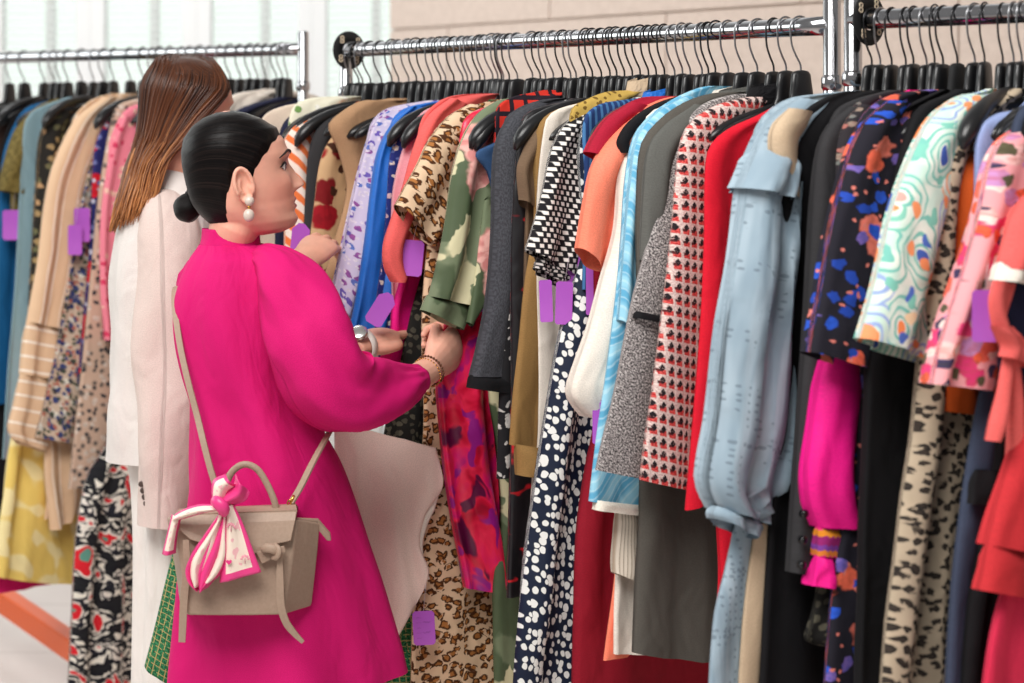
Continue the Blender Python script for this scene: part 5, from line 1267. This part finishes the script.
# body: front trapezoid leaning back, winged gussets at the top corners
def rowpts(y, xl, xr, dy): return BP(xl, y, dy), BP(xr, y, dy)
b = MB(); sect = [(519, 173, 297, .0, 320, 523, .10), (545, 177, 294, -.006, 318, 548, .105), (575, 182, 290, -.012, 315, 576, .11), (605, 186, 285, -.016, 312, 602, .112), (615, 188, 283, -.016, 311, 606, .112)]
rows = []
for (y, xl, xr, dy, gx, gy, gd) in sect:
    fl, fr_ = BP(xl, y, dy), BP(xr, y, dy); gr = BP(gx, gy, gd * .45); bkr = BP(gx - 6, gy - 3, gd); bkl = BP(xl - 2, y - 4, gd); gl = BP(xl - 6, y - 2, gd * .45)
    rows.append([fl, fl.lerp(fr_, .33) + Vector((0, -.002, 0)), fl.lerp(fr_, .66) + Vector((0, -.002, 0)), fr_, fr_.lerp(gr, .5), gr, bkr, bkl, gl])
b.grid(rows, True, True, True)
o = b.build('body', LEAM, bag, False); bevel(o, .0035, 3)
# right wing with its zip pull, left wing
o = sheet([BP(296, 519, .004), BP(318, 520, .045), BP(330, 534, .055), BP(331, 541, .055), BP(327, 541, .055), BP(318, 530, .045), BP(296, 527, .004)], (0, .006, .002), LEAM, 'wing', bag, .0015)
# flap
fl = [BP(176, 515, -.004), BP(297, 511, -.004), BP(295, 520, -.016), BP(291, 541, -.022), BP(262, 548, -.024), BP(262, 552, -.024), BP(244, 556, -.024), BP(190, 540, -.022), BP(175, 526, -.016)]
flo = sheet(fl, (0, .008, 0), LEAM, 'flap', bag, .002)
b = MB(); b.v = []; top = [[BP(175, 517, -.004), BP(297, 512, -.004)], [BP(178, 512, .02), BP(296, 507, .02)], [BP(180, 511, .06), BP(296, 506, .06)], [BP(178, 516, .1), BP(300, 512, .1)]]
b.grid(top); o = b.build('top_panel', LEAM, bag, False); so = o.modifiers.new('s', 'SOLIDIFY'); so.thickness = .004
# second flap layer, knot and the two hanging ties
sheet([BP(256, 552, -.026), BP(284, 546, -.026), BP(286, 552, -.026), BP(262, 564, -.026)], (0, .004, 0), LEAM, 'tab', bag, .001)
b = MB(); b.tube(crom([tuple(BP(*p)) for p in ((262, 550, -.03), (268, 548, -.036), (275, 550, -.038), (280, 555, -.034))], 14), [.005, .006, .007, .0075, .008, .008, .008, .008, .008, .0075, .007, .0065, .006, .005], 12, True, .7); 
b.tube(crom([tuple(BP(*p)) for p in ((274, 544, -.034), (279, 550, -.042), (277, 557, -.04), (272, 558, -.032))], 12), [.003, .0045, .005, .0055, .006, .006, .006, .0055, .005, .0045, .004, .003], 10, True, .7); b.build('knot', LEAM, bag)
def strap_mesh(pts, w0, mat, name, parent, th=.0018, wd=(1, 0, 0), n=30, widths=None):
    P = [Vector(p) for p in crom([tuple(p) for p in pts], n)]; b = MB(); rows = []; UV = []
    for i, p in enumerate(P):
        t = (P[min(i + 1, n - 1)] - P[max(i - 1, 0)]).normalized(); a = Vector(wd); a = (a - t * a.dot(t)).normalized(); nn = t.cross(a)
        w = w0 * (np.interp(i / (n - 1), [k / (len(widths) - 1) for k in range(len(widths))], widths) if widths else 1)
        rows.append([p + a * w / 2 + nn * th, p - a * w / 2 + nn * th, p - a * w / 2 - nn * th, p + a * w / 2 - nn * th])
    b.grid(rows, True, True, True); return b.build(name, mat, parent, False)
strap_mesh([BP(280, 556, -.03), BP(280, 580, -.032), BP(281, 605, -.03), BP(286, 622, -.026), BP(295, 634, -.022), BP(303, 642, -.02)], .0125, LEAM, 'tie', bag, wd=(1, 0, .2), widths=[.7, .9, 1, 1, .9, .5])
strap_mesh([BP(186, 540, -.028), BP(187, 565, -.028), BP(184, 600, -.022), BP(182, 642, -.02)], .0125, LEAM, 'tie', bag, wd=(1, 0, .05), widths=[.8, 1, 1, .9])
b = MB(); b.tube(crom([tuple(BP(*p)) for p in ((225, 514, .02), (225, 492, .016), (230, 475, .012), (239, 466, .01), (248, 464.5, .01), (258, 470, .01), (267, 484, .01), (274, 500, .01), (277, 513, .012))], 36), .0058, 12, True, .8); b.build('handle', LEAM, bag)
# shoulder strap: from the right clasp up under the arm, over the back, down to the left
strap_mesh([BP(291, 503, .03), BP(300, 488, .04), BP(313, 462, .06), BP(325, 440, .10), BP(334, 424, .2)], .0115, LEAM, 'shoulder_strap', bag, wd=(1, -.3, .4))
strap_mesh([W(q[0], q[1], q[2]) - bo_ for q in ((221, 500, 3.43), (212, 474, 3.44), (204, 444, 3.455), (197, 415, 3.475), (189, 385, 3.488), (181, 350, 3.51), (176, 318, 3.535), (174.5, 298, 3.56), (176, 288, 3.60), (184, 288, 3.66))], .0105, LEAM, 'shoulder_strap', bag, wd=(1, -.25, 0), n=40)
b = MB(); b.tube([BP(289, 509, .03), BP(292, 500, .03), BP(294, 495, .032)], [.002, .003, .002], 10)
b.tube([BP(291, 503, .03) + Vector((.006 * math.cos(a), 0, .006 * math.sin(a))) for a in [2 * PI * k / 16 for k in range(17)]], .0012, 8); b.build('clasp', GOLD, bag)
b = MB(); b.tube([BP(221, 500, .03), BP(219, 494, .032)], [.003, .002], 10); b.build('clasp', GOLD, bag)
# stitched seam on the front edge
b = MB(); b.tube(crom([tuple(BP(*p)) for p in ((282, 560, -.018), (281, 590, -.021), (280, 612, -.021))], 10), .0012, 6); b.build('seam', PIP, bag)

# silk scarf tied on the handle
sct = T('pink_and_cream_silk'); uvv = sct.uv(); qq = sct.sep(uvv)
edge = sct.math('MAXIMUM', sct.gt(sct.math('ABSOLUTE', sct.math('SUBTRACT', qq[0], .5)), .34), sct.gt(qq[1], .90))
blot = sct.mul(sct.gt(sct.noise(sct.mapv(uvv, (3, 5, 1)), 1, 2), .60), .55)
scol = sct.mix(edge, sct.mix(blot, c(240, 222, 206), c(232, 130, 160)), c(226, 62, 132)); SCARF = sct.finish(scol, .38, sct.noise(sct.mapv(uvv, (6, 3, 1)), 1, 3), .4, .003, Specular_IOR_Level=.5)
SCP = T('pink_silk').finish(c(226, 58, 130), .38, Specular_IOR_Level=.5)
so_ = W(219, 506, 3.36); scf = empty('silk_scarf', so_); tag(scf, 'pink and cream silk scarf knotted in a bow on the handbag handle', 'scarf')
def SP(px, py, dy=0.0): return W(px, py, 3.36 + dy) - so_
def silk(Lp, Rp, name, mat, fold=.006, nf=2.5, seed=0, n=26, m=16, vr=(0, 1)):
    L = [Vector(p) for p in crom([tuple(SP(*p)) for p in Lp], n)]; R = [Vector(p) for p in crom([tuple(SP(*p)) for p in Rp], n)]; P = []; UV = []
    for i in range(n):
        s = i / (n - 1); row = []; uvr = []
        for j in range(m):
            k = j / (m - 1); p = L[i].lerp(R[i], k); p.y += -.004 + fold * math.sin(nf * 2 * PI * k + seed + s * 1.5) * (.5 + .5 * s) - .010 * math.sin(PI * k)
            row.append(p); uvr.append((k, lerp(vr[0], vr[1], s)))
        P.append(row); UV.append(uvr)
    b = MB(); b.grid(P, False, False, False, UV); o = b.build(name, mat, scf); md = o.modifiers.new('s', 'SOLIDIFY'); md.thickness = .0012; return o
b = MB(); b.tube(crom([tuple(SP(*p)) for p in ((213, 500, -.012), (218, 503, -.024), (223, 508, -.026), (224, 515, -.014))], 12), [.005, .0085, .010, .011, .0115, .0115, .0115, .011, .010, .009, .008, .005], 12, True, .8); kn = b.build('knot', SCP, scf)
silk([(222, 510), (208, 530), (190, 556), (188, 574), (194, 586)], [(226, 512), (221, 535), (214, 560), (210, 578), (204, 584)], 'loop', SCARF, .008, 1.3, 1, vr=(.1, .8))
silk([(219, 512), (212, 530), (204, 552), (199, 572), (200, 585)], [(228, 512), (229, 535), (230, 556), (222, 574), (206, 586)], 'loop', SCARF, .010, 1.5, 3, vr=(.2, .97))
silk([(220, 512), (201, 540), (187, 566), (189, 580), (198, 590)], [(228, 514, .004), (226, 545, .004), (217, 575, .004), (208, 588, .002), (204, 590)], 'loop', SCP, .010, 1.4, 4)
silk([(226, 506), (224, 530), (222, 556), (220, 582)], [(234, 503), (244, 524), (254, 550), (262, 571)], 'tail', SCARF, .004, 1.2, 2, vr=(0, 1))
silk([(217, 504, -.004), (200, 504, .0), (186, 508, .01), (175, 514, .02)], [(217, 510, -.004), (204, 513, .0), (190, 517, .01), (174, 522, .02)], 'loop', SCARF, .004, 1, .5, vr=(.1, .7))
silk([(172, 514, .02), (168, 530, .022), (162, 554, .024)], [(182, 516, .02), (178, 534, .022), (176, 553, .024)], 'tail', SCARF, .003, 1, .3, vr=(.1, 1))
silk([(214, 502), (222, 494), (234, 484), (236, 474)], [(224, 508), (236, 504), (246, 500), (250, 492)], 'loop', SCP, .006, 1.2, .2)
silk([(214, 502), (212, 492), (214, 480), (226, 474)], [(222, 504), (226, 498), (230, 492), (238, 486)], 'loop', SCARF, .005, 1, .9)
def heart(px, py, s, nm='heart'):
    b = MB(); pts = []
    for k in range(28):
        a = 2 * PI * k / 28; pts.append((s * (16 * math.sin(a) ** 3) / 16, -.0012, s * (13 * math.cos(a) - 5 * math.cos(2 * a) - 2 * math.cos(3 * a) - math.cos(4 * a)) / 16))
    n = len(pts); b.v = pts + [(x, .0006, z) for x, _, z in pts]; b.f = [tuple(range(n))] + [(k, k + n, (k + 1) % n + n, (k + 1) % n) for k in range(n)]; b.uv = [tuple((0, 0) for _ in range(n))] + [((0, 0),) * 4] * n
    o = b.build(nm, SCP, scf, False); o.location = SP(px, py, -.0185); return o
heart(229, 562, .0048)
def sprig(px, py):
    b = MB()
    for k in range(5):
        a = PI * .2 * k + .3; b.ball((.006 * math.cos(a), 0, .007 * math.sin(a)), .0022, 8, 6, (1, .3, 1))
    b.tube([(0, 0, -.006), (0, 0, .008)], .0008, 6); o = b.build('printed_sprig', T('pale_pink_print').finish(c(232, 156, 170), .5), scf); o.location = SP(px, py, -.0165)
sprig(245, 560); sprig(231, 528)

# ------------------------------------------------------------------ clothes the women hold, and the blush vest pulled from the rack
GT = M['green_tweed']
def freestand(name, label, cat, px, py, Y, L, R, mat, yaw=PI, **kw):
    p = W(px, py, Y); root = empty(name, p); tag(root, label, cat)
    def loc(q): w = W(q[0], q[1], Y + (q[2] if len(q) > 2 else 0)) - p; return (w.x, w.z)
    return root, loc, p
r_, lc, pp = freestand('jacket', 'green tweed jacket held low beside the handbag by the woman in white', 'jacket', 165, 560, 3.88, None, None, GT)
drape('body', [lc(q) for q in ((176, 540), (166, 580), (154, 630), (145, 664))], [lc(q) for q in ((204, 540), (206, 590), (196, 640), (182, 688))], GT, r_, thick=.03, fold=.005, rows=30, cut=1, seed=71)
drape('sleeve', [lc(q) for q in ((190, 545), (188, 590), (180, 640), (176, 690))], [lc(q) for q in ((214, 545), (216, 600), (212, 650), (206, 695))], GT, r_, thick=.02, fold=.004, rows=24, cut=1, seed=72, tc=.03)
G('skirt', 'green tweed skirt low beside the leopard print coat', 'skirt', R1, 504, M['green_tweed'], [(452, 300), (446, 450), (430, 530), (414, 580), (406, 620), (396, 655), (382, 690), (376, B)], thick=.012, far=.3, tip=(.06, -.2))
G('blouse', 'black blouse with faint leaf pattern above the blush vest', 'blouse', R1, 498, M['lace_dark'], [(418, 300), (400, 380), (388, 430), (384, 480)], thick=.012, tip=(.08, -.2))
r_, lc, pp = freestand('vest', 'pale blush sleeveless vest with deep armhole, pulled out beside the pink dress', 'vest', 400, 440, 3.80, None, None, None)
drape('body', [lc(q) for q in ((334, 422), (336, 500), (344, 570), (356, 640), (366, 672))], [lc(q) for q in ((436, 448), (443, 490), (424, 520), (420, 548), (428, 576), (412, 612), (392, 645))][:1] + [lc(q) for q in ((443, 486), (426, 514), (420, 545), (429, 574), (412, 612), (388, 655))], M['pale_blush'], r_, thick=.012, fold=.004, rows=70, cut=1, seed=73)
None and drape('lapel', [lc(q) for q in ((372, 430), (384, 446), (398, 462))], [lc(q) for q in ((398, 440), (402, 452), (408, 464))], M['pale_blush'], r_, thick=.006, fold=.002, rows=12, cut=1, seed=74, tc=-.02)
b = MB(); ring = [(438, 494), (430, 508), (423, 522), (418, 540), (418, 556), (422, 570), (429, 580)]
b.tube(crom([(lc(q)[0], .006, lc(q)[1]) for q in ring], 24), [.002, .004, .006, .008] + [.010] * 16 + [.008, .006, .004, .002], 10, True, .5); b.build('armhole_lining', M['ivory'], r_)
# tag held in the left hand
r_ = empty('price_tag', W(381, 309, 3.79)); tag(r_, 'plain purple price tag pinched by the hand with the white watch', 'tag')
b = MB(); hw, hh, th_ = .0175, .033, .0007
out = [(-hw + .006, -hh), (hw - .006, -hh), (hw, -hh + .006), (hw, hh - .012), (hw - .012, hh), (-hw + .012, hh), (-hw, hh - .012), (-hw, -hh + .006)]
K = 8
for y in (-th_, th_): b.v.extend((x, y, z) for x, z in out)
b.f = [tuple(range(K)), tuple(reversed(range(K, 2 * K)))] + [(k, k + K, (k + 1) % K + K, (k + 1) % K) for k in range(K)]; b.uv = [tuple(out), tuple(reversed(out))] + [((0, 0),) * 4] * K
cd = b.build('card', TAGM, r_, False); cd.rotation_euler = (Matrix.Rotation(math.radians(32), 3, 'Y')).to_euler()
r_ = empty('price_tag', W(300, 240, 4.02)); tag(r_, 'purple price tag just under the dark haired woman\'s chin', 'tag')
me2 = cd.data.copy(); cd2 = link('card', me2, None, r_, False); cd2.rotation_euler = (0, .1, .2)
